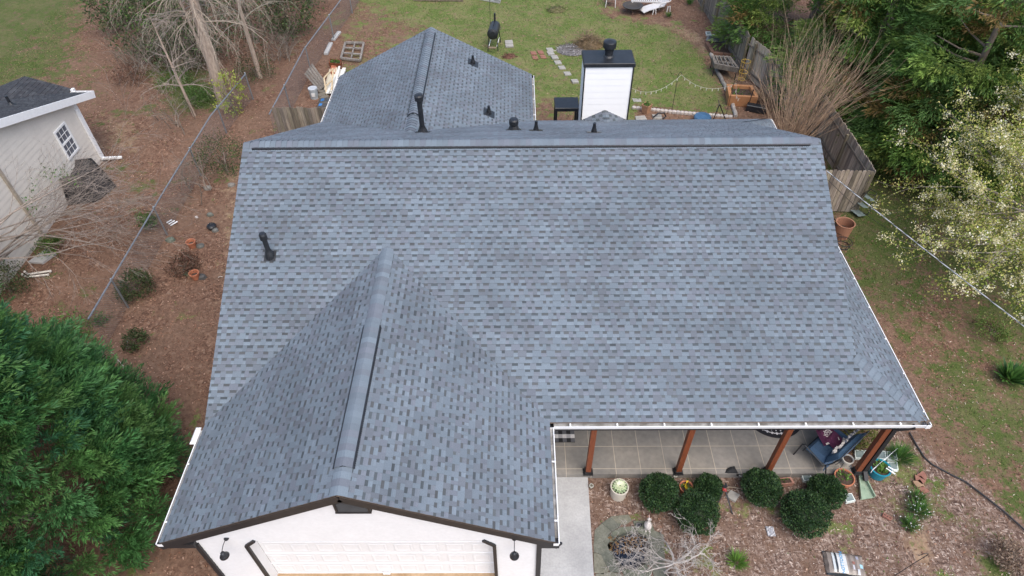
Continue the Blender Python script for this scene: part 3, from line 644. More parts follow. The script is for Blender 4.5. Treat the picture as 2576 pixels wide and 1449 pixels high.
mb = MB(); mb.arr(*leaves(P3, A, sz, rng.uniform(.01, .022, n), pick([(.24, .17, .135), (.38, .3, .25), (.12, .078, .06), (.5, .43, .37), (.18, .11, .075)], n, .25), S=rv(n)*np.array([1, 1, .2])))
o = link('wood_chips', mb, MT['leaf']); o['kind'] = 'stuff'
P, z = visible_pts(330000, lambda P, z: np.clip((z[:, 0]-.12)*1.1+.35*(np.sin(P[:, 0]*2.1+P[:, 1])*np.sin(P[:, 1]*1.7-P[:, 0]*.6)), .012, 1)*np.clip(z[:, 0]*1.6+.1, 0, 1))
n = len(P); A = rv(n); A[:, 2] = np.abs(A[:, 2])+.5; sz = rng.uniform(.04, .09, n)
P3 = np.concatenate([P, gh(P[:, 0], P[:, 1])[:, None]], 1)
mb = MB(); mb.arr(*leaves(P3, A, sz, rng.uniform(.012, .03, n), pick([(.055, .095, .022), (.085, .13, .033), (.115, .145, .045), (.16, .165, .065), (.06, .11, .03)], n, .25)))
o = link('grass', mb, MT['leaf']); o['kind'] = 'stuff'
# ------------------------------------------------------------------ trees and plants
def jit_(c, R, j): f = R.uniform(1-j, 1+j); return tuple(x*f for x in c)
def grow(mb, P, D, L, r, lv, kids, spread=.8, droop=0.0, jit=.22, ratio=.6, rr=.55, segs=6, col=(.2, .16, .13), tips=None, pts=None, seedR=None, n=5, start=.25, colf=None):
    R = seedR; pos = Vector(P); d = Vector(D).normalized(); path = [pos.copy()]; st = L/segs
    for k in range(segs):
        d = (d+Vector((R.gauss(0, jit), R.gauss(0, jit), R.gauss(0, jit*.7)-droop))).normalized(); pos = pos+d*st; path.append(pos.copy())
    rad = [max(r*(1-.75*k/segs), .003) for k in range(segs+1)]
    mb.tube(path, rad, n if lv == 0 else (4 if lv == 1 else 3), col if colf is None else colf(R), cap=False)
    if pts is not None: pts.append((lv, path))
    if lv < len(kids):
        for k in range(kids[lv]):
            f = start+(1-start)*(k+R.random())/kids[lv]; f = min(f, .98)*segs; i = int(f); q = path[i].lerp(path[min(i+1, segs)], f-i)
            dd = (path[min(i+1, segs)]-path[max(i-1, 0)]).normalized(); s = dd.orthogonal(); s.rotate(Matrix.Rotation(R.uniform(0, 2*PI), 3, dd)); s.normalize()
            nd_ = dd*math.cos(spread)+s*math.sin(spread)*R.uniform(.7, 1.2)
            grow(mb, q, nd_, L*ratio*R.uniform(.7, 1.2), max(rad[i]*rr, .004), lv+1, kids, spread, droop, jit, ratio, rr, max(3, segs-1), col, tips, pts, R, n, start, colf)
    elif tips is not None: tips.append((path[-1], d.copy(), path))
def plumes(P, D, size, pal, k=70, flatS=.55, wid=.3, nl=.15, base=None):
    """flame-shaped feathery sprays filled with short needles: base P, direction D (n,3)"""
    n = len(P); D = unit(D); S = rv(n)*np.array([1, 1, flatS]); S = unit(S-D*(S*D).sum(1, keepdims=True)); N = np.cross(D, S)
    sz = size*rng.uniform(.6, 1.25, n); VV, CCc = [], []; base = pick(pal, n, .22) if base is None else base
    for j in range(k):
        s = (j+rng.uniform(0, 1, n))/k; u = rng.uniform(-1, 1, n); u = np.sign(u)*np.abs(u)**.7
        w = wid*sz*(1-s)**.75*(s+.12)**.45*1.5
        p = P+D*(sz*s)[:, None]+S*(u*w)[:, None]+N*(rng.normal(size=n)*.16*w-.35*np.abs(u)*w*u*0)[:, None]
        ax = unit(D+S*(u*(.95-.5*s))[:, None]+N*(rng.normal(size=n)*.32)[:, None]+rng.normal(size=(n, 3))*.12)
        ln = sz*nl*rng.uniform(.7, 1.3, n)
        v, f_, c = leaves(p, ax, ln, ln*.19, base*rng.uniform(.72, 1.28, (n, 1)), S=S+N*(rng.normal(size=n)*.7)[:, None]); VV.append(v); CCc.append(c)
    V = np.concatenate(VV); m = len(V)//4
    return V, np.arange(4*m).reshape(m, 4), np.concatenate(CCc)
def conifer(name, label, loc, Ht, R, ncl, per, size, pal, z0=.3, group=None, seed=0, k=60, shape=.75, up=.35, flatS=.55, wid=.3, nl=.15, lobe=.6, flatz=.9, lift=.1):
    rg = np.random.default_rng(seed); t = np.clip(1-np.sqrt(rg.uniform(0, 1, ncl)*.97), 0, .98); th = rg.uniform(0, 2*PI, ncl)
    rad = R*(1-t)**shape*rg.uniform(.7, 1.0, ncl); z = z0+t*(Ht-z0)
    c = np.stack([rad*np.cos(th), rad*np.sin(th), z], 1); out = unit(np.stack([np.cos(th), np.sin(th), np.full(ncl, up)], 1))
    cs = rg.uniform(.75, 1.2, ncl)                                     # clump size
    P = np.repeat(c, per, 0); O = np.repeat(out, per, 0); q = np.repeat(cs, per)[:, None]; n = len(P)
    B = unit(rg.normal(size=(n, 3))*np.array([1, 1, flatz])+O*1.05)     # outwards over the lobe
    P = P+B*lobe*q*rg.uniform(.15, .75, (n, 1))*np.array([1, 1, flatz]); D = unit(B*.8+O*.75+np.array([0, 0, lift])+rg.normal(size=(n, 3))*.14)
    th_ = thing(name, label, 'tree', loc, 0, group)
    mb = MB(); cp = np.array(pal)[rg.integers(len(pal), size=ncl)]*rg.uniform(.8, 1.2, (ncl, 1)); mb.arr(*plumes(P, D, size, pal, k, flatS, wid, nl, np.repeat(cp, per, 0)*rng.uniform(.85, 1.15, (n, 1))))
    link('crown', mb, MT['leaf'], th_)
    mb = MB(); mb.tube([(0, 0, -.1), (.05, 0, Ht*.3), (0, .04, Ht*.65), (0, 0, Ht*.96)], [R*.06, R*.05, R*.03, .02], 9)
    Rn = random.Random(seed)
    for q in range(26):
        f = Rn.uniform(.04, .8); zz = Ht*f; a = Rn.uniform(0, 2*PI); l = R*(1-f)**shape*.8; mb.tube([(0, 0, zz), (l*.5*math.cos(a), l*.5*math.sin(a), zz+l*.1), (l*math.cos(a), l*math.sin(a), zz+l*.3)], [.05, .03, .012], 5)
    link('trunk', mb, MT['bark'], th_); return th_
GREEN = [(.034, .102, .032), (.047, .125, .037), (.064, .15, .042), (.03, .094, .042), (.052, .132, .046), (.062, .13, .037)]
DKGREEN = [(.06, .12, .03), (.085, .16, .036), (.12, .19, .04), (.075, .14, .04), (.15, .2, .045)]
conifer('cypress_tree', 'large bright green feathery cypress in the near left corner', (-11.9, 7.35, 0), 8.3, 3.5, 430, 24, .55, GREEN, z0=.2, seed=3, k=46, up=.45, wid=.26, nl=.22, lobe=.55, lift=.25)
conifer('cypress_tree', 'smaller green cypress behind the big one, by the side of the beige house', (-14.2, 10.2, 0), 4.2, 1.7, 50, 20, .5, GREEN, seed=4, k=36, lobe=.5)
for k, (x, y, h, r, lab) in enumerate(((16.5, 22.2, 8.5, 2.9, 'dark evergreen with brown gaps beside the corner of the board fence'),
        (14.3, 31.6, 10.0, 3.6, 'dark evergreen overhanging the back fence near the sunflower ornament'), (18.2, 28.6, 11.0, 3.6, 'tall dark evergreen behind the bare twiggy shrub, farthest right at the top edge'),
        (15.0, 26.4, 9.0, 3.2, 'bushy evergreen with orange dead sprays behind the long board fence'), (19.2, 24.4, 9.5, 3.2, 'evergreen farthest right, behind the blossom tree'))):
    conifer('evergreen_tree', lab, (x, y, 0), h, r, 200, 22, .72, DKGREEN*2+[(.16, .11, .04)] if k != 2 else DKGREEN, z0=.5, seed=20+k, k=28, shape=.45, up=.0, flatS=.3, wid=.34, nl=.26, lobe=.95, flatz=.5, lift=-.05, group='evergreens beyond the board fence')
def leafy(name, label, cat, loc, Ht, R, ncl, per, lsz, pal, z0=.5, seed=0, group=None, rz_=None, trunk=True, wide=.5, mat='leaf', kidname='crown'):
    rg = np.random.default_rng(seed); c = unit(rg.normal(size=(ncl, 3)))*rg.uniform(.5, 1, (ncl, 1))**.5
    cz_, hz_ = (Ht+z0)/2, (Ht-z0)/2; c = c*np.array([R, R, hz_])+np.array([0, 0, cz_])
    P = np.repeat(c, per, 0)+rg.normal(size=(ncl*per, 3))*R*.16; n = len(P)
    o = thing(name, label, cat, loc, 0, group)
    mb = MB(); shade = np.repeat(rg.uniform(.75, 1.2, (ncl, 1)), per, 0)
    mb.arr(*leaves(P, rg.normal(size=(n, 3))+np.array([0, 0, .3]), rg.uniform(.7, 1.3, n)*lsz, rg.uniform(.7, 1.2, n)*lsz*wide, pick(pal, n, .25)*shade)); link(kidname, mb, MT[mat], o)
    if trunk:
        mb = MB(); Rn = random.Random(seed); grow(mb, (0, 0, -.05), (0, 0, 1), Ht*.6, R*.07, 0, (6, 3), .7, 0, .12, .55, .5, seedR=Rn, start=.3); link('trunk' if Ht > 2 else 'stems', mb, MT['bark'], o)
    return o
# dark wood behind the bare trees, top left
for k, (x, y, h, r, lab) in enumerate(((-19.6, 37.0, 7.5, 3.0, 'dark broadleaf evergreen at the top left, nearest the neighbour lawn'), (-16.4, 34.6, 6.5, 3.0, 'dark evergreen left of the tall pale bare trunk'), (-11.6, 37.4, 8, 2.4, 'dark evergreen at the top edge beside the chain-link fence'), (-18.3, 33.4, 4.4, 1.7, 'shrubby tree with brighter green leaves at the wood edge'), (-13.4, 33.0, 4.2, 2.4, 'shaded evergreen under the drooping bare branches'), (-16.2, 31.0, 1.6, 1.7, 'low dark undergrowth bush at the foot of the wood'), (-11.6, 33.6, 3.0, 1.5, 'small evergreen between the bare trunks and the back yard fence'), (-13.6, 38.0, 8.5, 3.2, 'tall dark evergreen behind the bare trunks at the top edge'), (-18.0, 31.6, 3.4, 1.7, 'mid-height dark bush left of the leaning grey trunk'), (-20.8, 34.6, 3.5, 1.6, 'low dark bush at the edge of the neighbour lawn'))):
    leafy('broadleaf_tree', lab, 'tree', (x, y, 0), h, r, 95, 26, .17, [(.03, .05, .018), (.04, .07, .022), (.06, .095, .03), (.08, .08, .045), (.11, .085, .06)] if k != 3 else [(.07, .14, .03), (.1, .19, .04), (.05, .1, .025)], z0=.2, seed=40+k, group='trees of the wood at the top left')
# bare trees
def bare(name, label, loc, build, mat='twig', cat='tree', group=None):
    o = thing(name, label, cat, loc, 0, group); mb1, mb2 = MB(), MB(); build(mb1, mb2); link('trunk', mb1, MT['palebark'], o); link('branches', mb2, MT[mat], o); return o
def pine(Rs, Ht, lean, r, nb, L, droop, zlo, col):
    def f(m1, m2):
        R = random.Random(Rs); path = [Vector((lean[0]*t*Ht, lean[1]*t*Ht, t*Ht-.1)) for t in (0, .2, .4, .6, .8, 1)]; m1.tube(path, [r*1.25, r, r*.85, r*.7, r*.5, r*.2], 9)
        for k in range(nb):
            t = R.uniform(zlo, .97); p = Vector((lean[0]*t*Ht, lean[1]*t*Ht, t*Ht)); a = R.uniform(0, 2*PI); l = L*R.uniform(.6, 1.15)*(1.15-t*.5)
            grow(m2, p, (math.cos(a), math.sin(a), R.uniform(.25, .7)), l, .03, 1, (0, 6, 4), .55, droop, .10, .5, .55, segs=8, seedR=R, start=.2, colf=lambda q: jit_(col, q, .25))
    return f
bare('bare_tree', 'tall pale trunk with long drooping leafless branches, beside the chain-link fence', (-13.1, 26.6, 0), pine(3, 11, (.05, .0), .23, 64, 2.9, .15, .34, (.3, .25, .2)), group='leafless trees at the top left')
bare('bare_tree', 'thinner leafless trunk behind the tall pale one', (-12.2, 29.2, 0), pine(5, 10, (.0, 0), .09, 36, 3.2, .12, .25, (.27, .24, .19)), group='leafless trees at the top left')
bare('bare_tree', 'slim leaning grey leafless tree near the neighbour lawn', (-14.6, 29.6, 0), pine(7, 8.5, (-.1, .02), .06, 20, 2.4, .10, .2, (.24, .22, .19)), group='leafless trees at the top left')
bare('bare_tree', 'thin leafless sapling at the neighbour fence line', (-14.2, 25.8, 0), pine(9, 4.5, (-.05, 0), .06, 14, 1.6, .06, .3, (.24, .2, .17)), group='leafless trees at the top left')
# bare branches reaching in from a tree left of the frame, over the covered table
def reach(m1, m2):
    R = random.Random(12); m1.tube([(0, 0, -.1), (.1, 0, 1.0), (.2, .1, 2.2)], [.16, .13, .1], 8)
    for k in range(13):
        a = R.uniform(-.25, .85); grow(m2, (.1, .05, R.uniform(.7, 2.2)), (math.cos(a), math.sin(a), R.uniform(.0, .35)), R.uniform(3.0, 5.2), .03, 0, (6, 5, 4), .5, .012, .13, .45, .5, segs=9, seedR=R, start=.3, colf=lambda q: jit_((.24, .2, .17), q, .2))
ro = bare('bare_tree', 'spreading leafless tree with thin branches in front of the beige wall', (-17.0, 15.2, 0), reach)
ctr = np.array([tuple(at(x, y, 1.6)-Vector((-17.0, 15.2, 0))) for x, y in ((78, 400), (100, 428), (118, 440), (80, 470), (70, 500), (150, 430), (168, 445), (182, 452), (84, 528))]); q = np.repeat(ctr, 26, 0)+rng.normal(size=(len(ctr)*26, 3))*.13
mb = MB(); mb.arr(*leaves(q, rv(len(q)), .09, .05, pick([(.06, .14, .03), (.09, .2, .04), (.05, .1, .03)], len(q)))); link('foliage', mb, MT['leaf'], ro)
# small weeping tree by the pond
def weep(m1, m2):
    R = random.Random(23); m1.tube([(0, 0, -.1), (.03, .05, .35), (-.04, .12, .75)], [.1, .075, .06], 8)
    for k in range(11):
        a = 2*PI*k/11+R.uniform(-.25, .25); grow(m2, (-.04, .12, .6+.16*R.random()), (math.cos(a), math.sin(a), R.uniform(.1, .3)), R.uniform(.9, 1.6), .022, 0, (6, 5, 4), .75, .05, .38, .5, .55, segs=7, seedR=R, start=.25, colf=lambda q: jit_((.34, .31, .285), q, .25))
pb = at(1690, 1452); bare('ornamental_tree', 'small leafless weeping tree beside the stone pond', (pb.x, pb.y-.1, 0), weep)
# twiggy shrub in the fence corner
def myrtle(m1, m2):
    R = random.Random(31)
    for k in range(5): a = R.uniform(0, 6.3); m1.tube([(.1*math.cos(a), .1*math.sin(a), -.05), (.25*math.cos(a), .25*math.sin(a), .8)], [.05, .04], 6)
    for k in range(130):
        a = R.uniform(0, 2*PI); q = R.uniform(.05, .72); grow(m2, (.35*math.cos(a), .35*math.sin(a), R.uniform(.2, .8)), (math.cos(a)*q, math.sin(a)*q, 1), R.uniform(2.0, 4.0), .016, 1, (0, 4, 0), .3, -.01, .07, .5, .6, segs=6, seedR=R, start=.45, colf=lambda q: jit_((.4, .28, .19), q, .28))
bare('bare_shrub', 'tall brown bundle of leafless stems between the roof and the board fence', (10.75, 22.4, 0), myrtle, cat='shrub')
def scrub(n_, L_, sd):
    def f(m1, m2):
        R = random.Random(sd); m1.tube([(0, 0, -.05), (.03, 0, .4)], [.03, .02], 5)
        for k in range(n_): a = R.uniform(0, 2*PI); r0 = R.uniform(0, 1.3); grow(m2, (r0*math.cos(a), r0*math.sin(a), 0), (R.gauss(0, .5), R.gauss(0, .5), 1), R.uniform(.5, 1)*L_, .018, 1, (0, 5, 3), .6, .05, .16, .5, .6, segs=6, seedR=R, start=.2, colf=lambda q: jit_((.2, .17, .14), q, .35))
    return f
for x, y, n_, L_, lb in ((-16.2, 29.6, 26, 2.4, 'tangle of leafless grey scrub left of the tall pale trunk'), (-18.2, 30.2, 20, 2.0, 'low leafless scrub where the wood meets the open ground'), (-11.4, 31.2, 18, 2.0, 'leafless brown scrub between the pale trunk and the back yard fence'), (-14.6, 24.9, 9, 2.2, 'thin leafless stems by the neighbour side of the chain-link fence'), (-11.9, 20.4, 10, 1.8, 'leafless reddish stems standing against the chain-link fence')):
    bare('bare_shrub', lb, (x, y, 0), scrub(n_, L_, int(x*10)), cat='shrub', group='leafless scrub')
# flowering pear
o = thing('flowering_tree', 'pear tree covered in white blossom and yellow-green leaves at the right edge', 'tree', (17.5, 15.3, 0))
m1, m2, m3, m4 = MB(), MB(), MB(), MB(); R = random.Random(44); tips, pts = [], []
m1.tube([(0, 0, -.1), (0, .05, 1.2), (-.1, .1, 2.2)], [.2, .16, .13], 9)
for k in range(30):
    a = R.uniform(0, 2*PI); grow(m2, (-.1, .1, R.uniform(1.3, 2.3)), (math.cos(a), math.sin(a), R.uniform(-.1, 1.2)), R.uniform(3.1, 4.8), .06, 0, (6, 5), .5, -.015, .12, .45, .5, segs=7, seedR=R, tips=tips, pts=pts, start=.3, colf=lambda q: jit_((.24, .21, .18), q, .2))
link('trunk', m1, MT['bark'], o); link('branches', m2, MT['twig'], o)
LP = np.array([tuple(p) for lv, path in pts if lv >= 1 for p in path[1:]]); idx = rng.integers(len(LP), size=50000); n = len(idx)
m3.arr(*leaves(LP[idx]+rng.normal(size=(n, 3))*.13, rng.normal(size=(n, 3))+np.array([0, 0, .4]), rng.uniform(.045, .095, n), rng.uniform(.03, .06, n), pick([(.25, .27, .06), (.19, .24, .045), (.33, .31, .10), (.15, .2, .04), (.4, .36, .15), (.24, .25, .06)], n, .2))); link('foliage', m3, MT['leaf'], o)
TP = np.array([tuple(t[0]) for t in tips]); sel = TP[rng.uniform(size=len(TP)) < .5]
FP = np.repeat(sel, 40, 0); FP = FP+rng.normal(size=FP.shape)*.075; n = len(FP)
ix = rng.integers(len(LP), size=520); F2 = np.repeat(LP[ix], 28, 0); F2 = F2+rng.normal(size=F2.shape)*.065; FP = np.concatenate([FP, F2]); n = len(FP)
m4.arr(*leaves(FP, rng.normal(size=(n, 3)), rng.uniform(.035, .065, n), rng.uniform(.03, .06, n), pick([(.76, .72, .5), (.68, .63, .38), (.82, .79, .68), (.56, .52, .28)], n, .06))); link('blossom', m4, MT['flower'], o)
# clipped round bushes
def ball(label, loc, R, Hh, seed, pal, n=5200, lsz=.05, group=None, name='round_bush', noise=.05):
    rg = np.random.default_rng(seed); d = unit(rg.normal(size=(n, 3))); d[:, 2] = np.where(d[:, 2] < -.55, -d[:, 2], d[:, 2])
    w = 1+noise*np.sin(d[:, 0]*4+seed)*np.sin(d[:, 1]*5)+.05*np.sin(d[:, 2]*7+d[:, 0]*6)
    P = d*(rg.uniform(.72, 1, (n, 1))**.5)*w[:, None]*np.array([R, R, Hh/2])+np.array([0, 0, Hh*.52])
    o = thing(name, label, 'bush', loc, 0, group); mb = MB()
    mb.arr(*leaves(P, d+rg.normal(size=(n, 3))*.7, rg.uniform(.7, 1.4, n)*lsz, rg.uniform(.7, 1.2, n)*lsz*.6, pick(pal, n, .3)))
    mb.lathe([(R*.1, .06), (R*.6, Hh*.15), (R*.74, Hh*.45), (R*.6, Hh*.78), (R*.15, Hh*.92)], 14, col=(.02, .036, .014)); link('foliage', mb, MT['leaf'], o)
    mb = MB(); Rn = random.Random(seed)
    for q in range(4): a = Rn.uniform(0, 6.28); mb.tube([(.04*math.cos(a), .04*math.sin(a), -.05), (.2*R*math.cos(a), .2*R*math.sin(a), Hh*.3)], [.02, .014], 5)
    link('stems', mb, MT['bark'], o); return o
BOX = [(.016, .04, .014), (.024, .055, .018), (.035, .075, .022), (.012, .028, .012), (.05, .09, .03), (.028, .06, .028)]
for k, (px, py, w, h, lab) in enumerate(((1657, 1240, 92, .82, 'clipped round bush nearest the walkway and kale pot'), (1782, 1228, 64, .6, 'small clipped round bush left of the tripod, next to the porch'), (1752, 1290, 104, .78, 'clipped round bush in front of the terracotta pot with yellow flowers'),
        (1915, 1227, 92, .78, 'clipped round bush between the tripod and the pink planter box'), (2078, 1237, 84, .66, 'clipped round bush beside the big terracotta pot'), (2025, 1291, 112, .84, 'largest clipped round bush, in front of the pink planter box'))):
    p = at(px, py, h*.5); ball(lab, (p.x, p.y, 0), w/2/100*.98, h, 60+k, BOX, group='clipped bushes in front of the porch')
# loose shrubs
def px_shrub(label, px, py, R, Hh, seed, pal, name='shrub', n=90, per=26, lsz=.07, group=None):
    p = at(px, py, Hh*.4); return leafy(name, label, 'shrub', (p.x, p.y, 0), Hh, R, n, per, lsz, pal, z0=.05, seed=seed, group=group)
SHR = [(.03, .055, .018), (.045, .075, .022), (.06, .07, .03), (.07, .06, .035), (.025, .045, .016)]
px_shrub('dark green shrub against the left end of the shingle roof', 560, 400, .95, 1.5, 71, SHR)
px_shrub('loose green shrub on the leaf litter right of the chain-link fence', 340, 722, .55, .8, 72, SHR)
px_shrub('small dark shrub lowest in the left yard, nearest the cypress', 338, 858, .36, .4, 73, SHR, n=40)
px_shrub('reddish brown low shrub between the two terracotta pots', 462, 668, .5, .45, 74, [(.09, .05, .035), (.12, .06, .04), (.06, .045, .03)], n=50)
px_shrub('bright yellow-green sapling at the end of the chain-link fence', 580, 245, .62, 2.0, 75, [(.22, .27, .04), (.16, .22, .03), (.27, .28, .07)], n=40, per=14, lsz=.12)
px_shrub('yellowish shrub behind the blue bench', 2165, 1098, .42, .7, 76, [(.12, .13, .03), (.08, .1, .025), (.16, .15, .05)], n=60)
px_shrub('dark ground-hugging bush at the corner of the beige house', 12, 715, .75, .9, 77, SHR)
px_shrub('green bush at the foot of the beige wall by the concrete pad', 125, 625, .42, .55, 78, [(.05, .1, .02), (.08, .14, .03)], n=40)
px_shrub('green vine bush on the chain-link fence above the litter', 372, 560, .3, .8, 79, [(.05, .1, .025), (.07, .13, .03)], n=36)
px_shrub('small leafy seedling patch near the cypress top', 150, 830, .7, .35, 80, [(.05, .11, .02), (.07, .15, .03)], n=36, per=18)
px_shrub('small green vine patch below the end of the fence rail', 222, 818, .5, .3, 81, [(.04, .09, .025), (.06, .12, .03)], n=30, per=18)
px_shrub('dead tan dried plant clump in the bottom right corner', 2548, 1405, .45, .4, 82, [(.2, .14, .1), (.13, .09, .07), (.28, .22, .17)], n=50)
px_shrub('green shrub under the blossom at the right edge', 2500, 832, .5, .45, 83, [(.08, .13, .03), (.12, .15, .04)], n=40)
px_shrub('low green groundcover bush left of the tall pale trunk', 440, 205, .9, .5, 85, [(.05, .1, .022), (.07, .13, .03)], n=60)
px_shrub('low green groundcover bush at the foot of the tall pale trunk', 505, 235, .7, .4, 86, [(.06, .12, .025), (.08, .15, .035)], n=50)
px_shrub('dark low bush behind the smaller bare trunk', 640, 175, .9, .9, 87, SHR, n=60)
px_shrub('reddish leafless-looking low bush by the neighbour lawn edge', 330, 190, .9, .6, 88, [(.1, .05, .035), (.07, .045, .03), (.12, .07, .05)], n=60)
px_shrub('green low shrub on the fence line above the left yard', 490, 250, .6, .5, 84, [(.05, .09, .02), (.07, .12, .03)], n=40)
def tuft(label, px, py, R, Hh, n, pal, flowers=0, name='lily_clump', group=None, wd=.016):
    p = at(px, py, Hh*.3); o = thing(name, label, 'plant', (p.x, p.y, 0), 0, group); mb = MB(); n = int(n*1.8)
    a = rng.uniform(0, 2*PI, n); f = rng.uniform(.15, 1, n); b0 = np.stack([np.cos(a)*.12*R, np.sin(a)*.12*R, np.zeros(n)], 1)
    ax = np.stack([np.cos(a)*f, np.sin(a)*f, 1.05-f*.5], 1); S = np.stack([-np.sin(a), np.cos(a), np.zeros(n)], 1); Ln = R*rng.uniform(.8, 1.3, n)
    mb.arr(*leaves(b0, ax, Ln, wd, pick(pal, n, .25), S=S)); link('foliage', mb, MT['leaf'], o)
    if flowers:
        q = rng.normal(size=(flowers, 3))*np.array([R*.45, R*.45, .04])+np.array([0, 0, Hh]); mb = MB(); mb.arr(*leaves(np.repeat(q, 3, 0), rv(flowers*3), .026, .02, np.full((flowers*3, 3), .8))); link('flowers', mb, MT['flower'], o)
    return o
TG = [(.04, .1, .02), (.06, .14, .03), (.09, .17, .04), (.03, .08, .025)]
tuft('green strappy clump right of the glass blocks', 2264, 1150, .42, .3, 150, TG)
tuft('small green tuft nearest the red pavers, with few white flowers', 2307, 1255, .3, .22, 90, TG, 8, group='white flowering tufts')
tuft('middle green tuft covered in small white flowers', 2309, 1288, .34, .22, 120, TG, 34, group='white flowering tufts')
tuft('lowest green tuft with white flowers, nearest the brick', 2288, 1322, .28, .2, 90, TG, 16, group='white flowering tufts')
tuft('bright green lily clump between the pond and the soil bag', 1855, 1413, .3, .25, 110, [(.1, .19, .03), (.14, .24, .05), (.07, .14, .03)])
tuft('broad-leaved green clump at the right edge under the blossom', 2545, 948, .5, .4, 60, TG, wd=.1)
tuft('dry tan grass clump beside the raised cedar bed', 1908, 245, .45, .4, 120, [(.25, .18, .11), (.2, .14, .09)])
tuft('green tuft at the lounger in the back yard', 1682, 40, .3, .2, 60, TG)
tuft('green tuft in the back bed between lounger and bucket', 1735, 8, .35, .25, 70, TG)
# ------------------------------------------------------------------ neighbour's house
nb = thing('neighbour_house', 'beige lap-sided house with dark roof and white trim at the left edge', 'house', (0, 0, 0))
nx_, ny0, ny1 = -16.75, 8.0, 22.45; rs = .344; ey, ez = 23.3, 2.5; ryd = 16.0; rz1 = ez+rs*(ey-ryd)
mb = MB(); pn = Plane((nx_, 0, 0), (0, 1, 0), (0, 0, 1), 0); pn.V = Vector((0, 0, 1)); pn.N = Vector((1, 0, 0)); pn.flip = False
laps(mb, pn, [[(ny0, 0), (ny1, 0), (ny1, ez+rs*(ey-ny1)-.1), (ryd, rz1-.1), (ny0, rz1-.1-rs*(ryd-ny0))]], e=.2, t=.014, v0=.12)
mb.quad((nx_-.01, ny0, -.1), (nx_-.01, ny1, -.1), (nx_-.01, ny1, .14), (nx_-.01, ny0, .14)); mb.quad((nx_, ny1, -.1), (-30, ny1, -.1), (-30, ny1, 2.7), (nx_, ny1, 2.7))
link('wall', mb, MT['beige'], nb)
DKA = [(.03, .033, .04), (.04, .044, .05), (.035, .036, .042), (.05, .053, .06)]
mb = MB(); pr = Plane((0, ey, ez), (1, 0, 0), (0, -1, 0), rs); shingles(mb, pr, [[(-32, 0), (-16.45, 0), (-16.45, (ey-ryd)*1.06), (-32, (ey-ryd)*1.06)]], 61, A=DKA, D=DKA, deck=True); link('roof_slope', mb, [MT['asphalt'], MT['deck']], nb)
mb = MB(); pr = Plane((0, 8.7, ez), (1, 0, 0), (0, 1, 0), rs); shingles(mb, pr, [[(-32, 0), (-16.45, 0), (-16.45, (ey-ryd)*1.06), (-32, (ey-ryd)*1.06)]], 62, A=DKA, D=DKA, e=.3); link('roof_slope', mb, [MT['asphalt'], MT['deck']], nb)
# rear wing
wx1, wxm = -17.3, -18.9; wz = ez+rs*(wx1-wxm); we = 23.55; mb = MB()
for xe, wdv, sd in ((wx1, (-1, 0, 0), 63), (2*wxm-wx1, (1, 0, 0), 64)):
    pr = Plane((xe, 0, ez), (0, 1, 0), wdv, rs); ln = (wx1-wxm); shingles(mb, pr, [[(ey, 0), (we, 0), (we, ln*1.06), (ey-ln, ln*1.06)]], sd, A=DKA, D=DKA, v0=.03)
link('wing_roof', mb, [MT['asphalt'], MT['deck']], nb)
mb = MB()
mb.beam((-16.43, ey+.05, ez-.11), (-16.43, ryd, rz1-.11), .05, .26); mb.beam((-16.43, 8.7, ez-.11), (-16.43, ryd, rz1-.11), .05, .26)
mb.quad((-16.45, ey, ez-.2), (-16.45, ryd, rz1-.2), (nx_, ryd, rz1-.2), (nx_, ey, ez-.2))
link('rake_board', mb, MT['trim_white'], nb)
mb = MB(); gutter(mb, (-17.25, ey+.06, ez+.03), (-16.4, ey+.06, ez+.03), (0, 1, 0)); mb.beam((-17.27, we, ez+.0), (-17.27, ey+.1, ez+.0), .1, .1, mi=0); link('gutter', mb, GMT, nb)
mb = MB(); mb.box((nx_+.03, ny1-.04, 1.25), (.09, .12, 2.5)); link('corner_board', mb, MT['trim_white'], nb)
mb = MB(); mb.box((nx_+.06, ny1-.15, 1.2), (.07, .09, 2.2)); mb.beam((nx_+.06, ny1-.15, .14), (nx_+.75, ny1+.05, .05), .09, .08); link('downspout', mb, MT['trim_white'], nb)
mb = MB(); y0, y1, z0, z1 = 20.68, 21.42, 1.2, 2.3; x = nx_+.03
for a, b in (((x, y0, z0), (x, y1, z0)), ((x, y0, z1), (x, y1, z1)), ((x, y0, (z0+z1)/2), (x, y1, (z0+z1)/2))): mb.beam(a, b, .06, .07)
for y in (y0, y1): mb.beam((x, y, z0-.03), (x, y, z1+.03), .06, .07, up=(1, 0, 0))
w = link('window', mb, MT['trim_white'], nb)
mb = MB(); mb.box((nx_+.02, (y0+y1)/2, (z0+z1)/2), (.01, y1-y0-.04, z1-z0-.04)); link('pane', mb, pm('window_glass', (.10, .12, .15), .08, .3, 3, spec=.8), w)
mb = MB()
for k in (1, 2): y = y0+(y1-y0)*k/3; mb.beam((x, y, z0), (x, y, z1), .012, .018, up=(1, 0, 0))
for k in (1, 3): z = z0+(z1-z0)*k/4; mb.beam((x, y0, z), (x, y1, z), .012, .018)
link('muntins', mb, MT['trim_white'], w)
mb = MB(); mb.beam((nx_+.05, 17.6, 0), (nx_+.05, 17.6, 3.9), .1, .07, up=(1, 0, 0)); link('utility_conduit', mb, pm('tan_trim', (.36, .31, .25), .6), nb)
mb = MB(); c = atY(55, 240, 21.6); c = Vector((c.x, 20.9, ez+rs*(ey-20.9))); mb.lathe([(.16, 0), (.09, .05), (.05, .12), (.045, .35)], 12, c); link('vent_pipe', mb, MT['blackm'], nb)
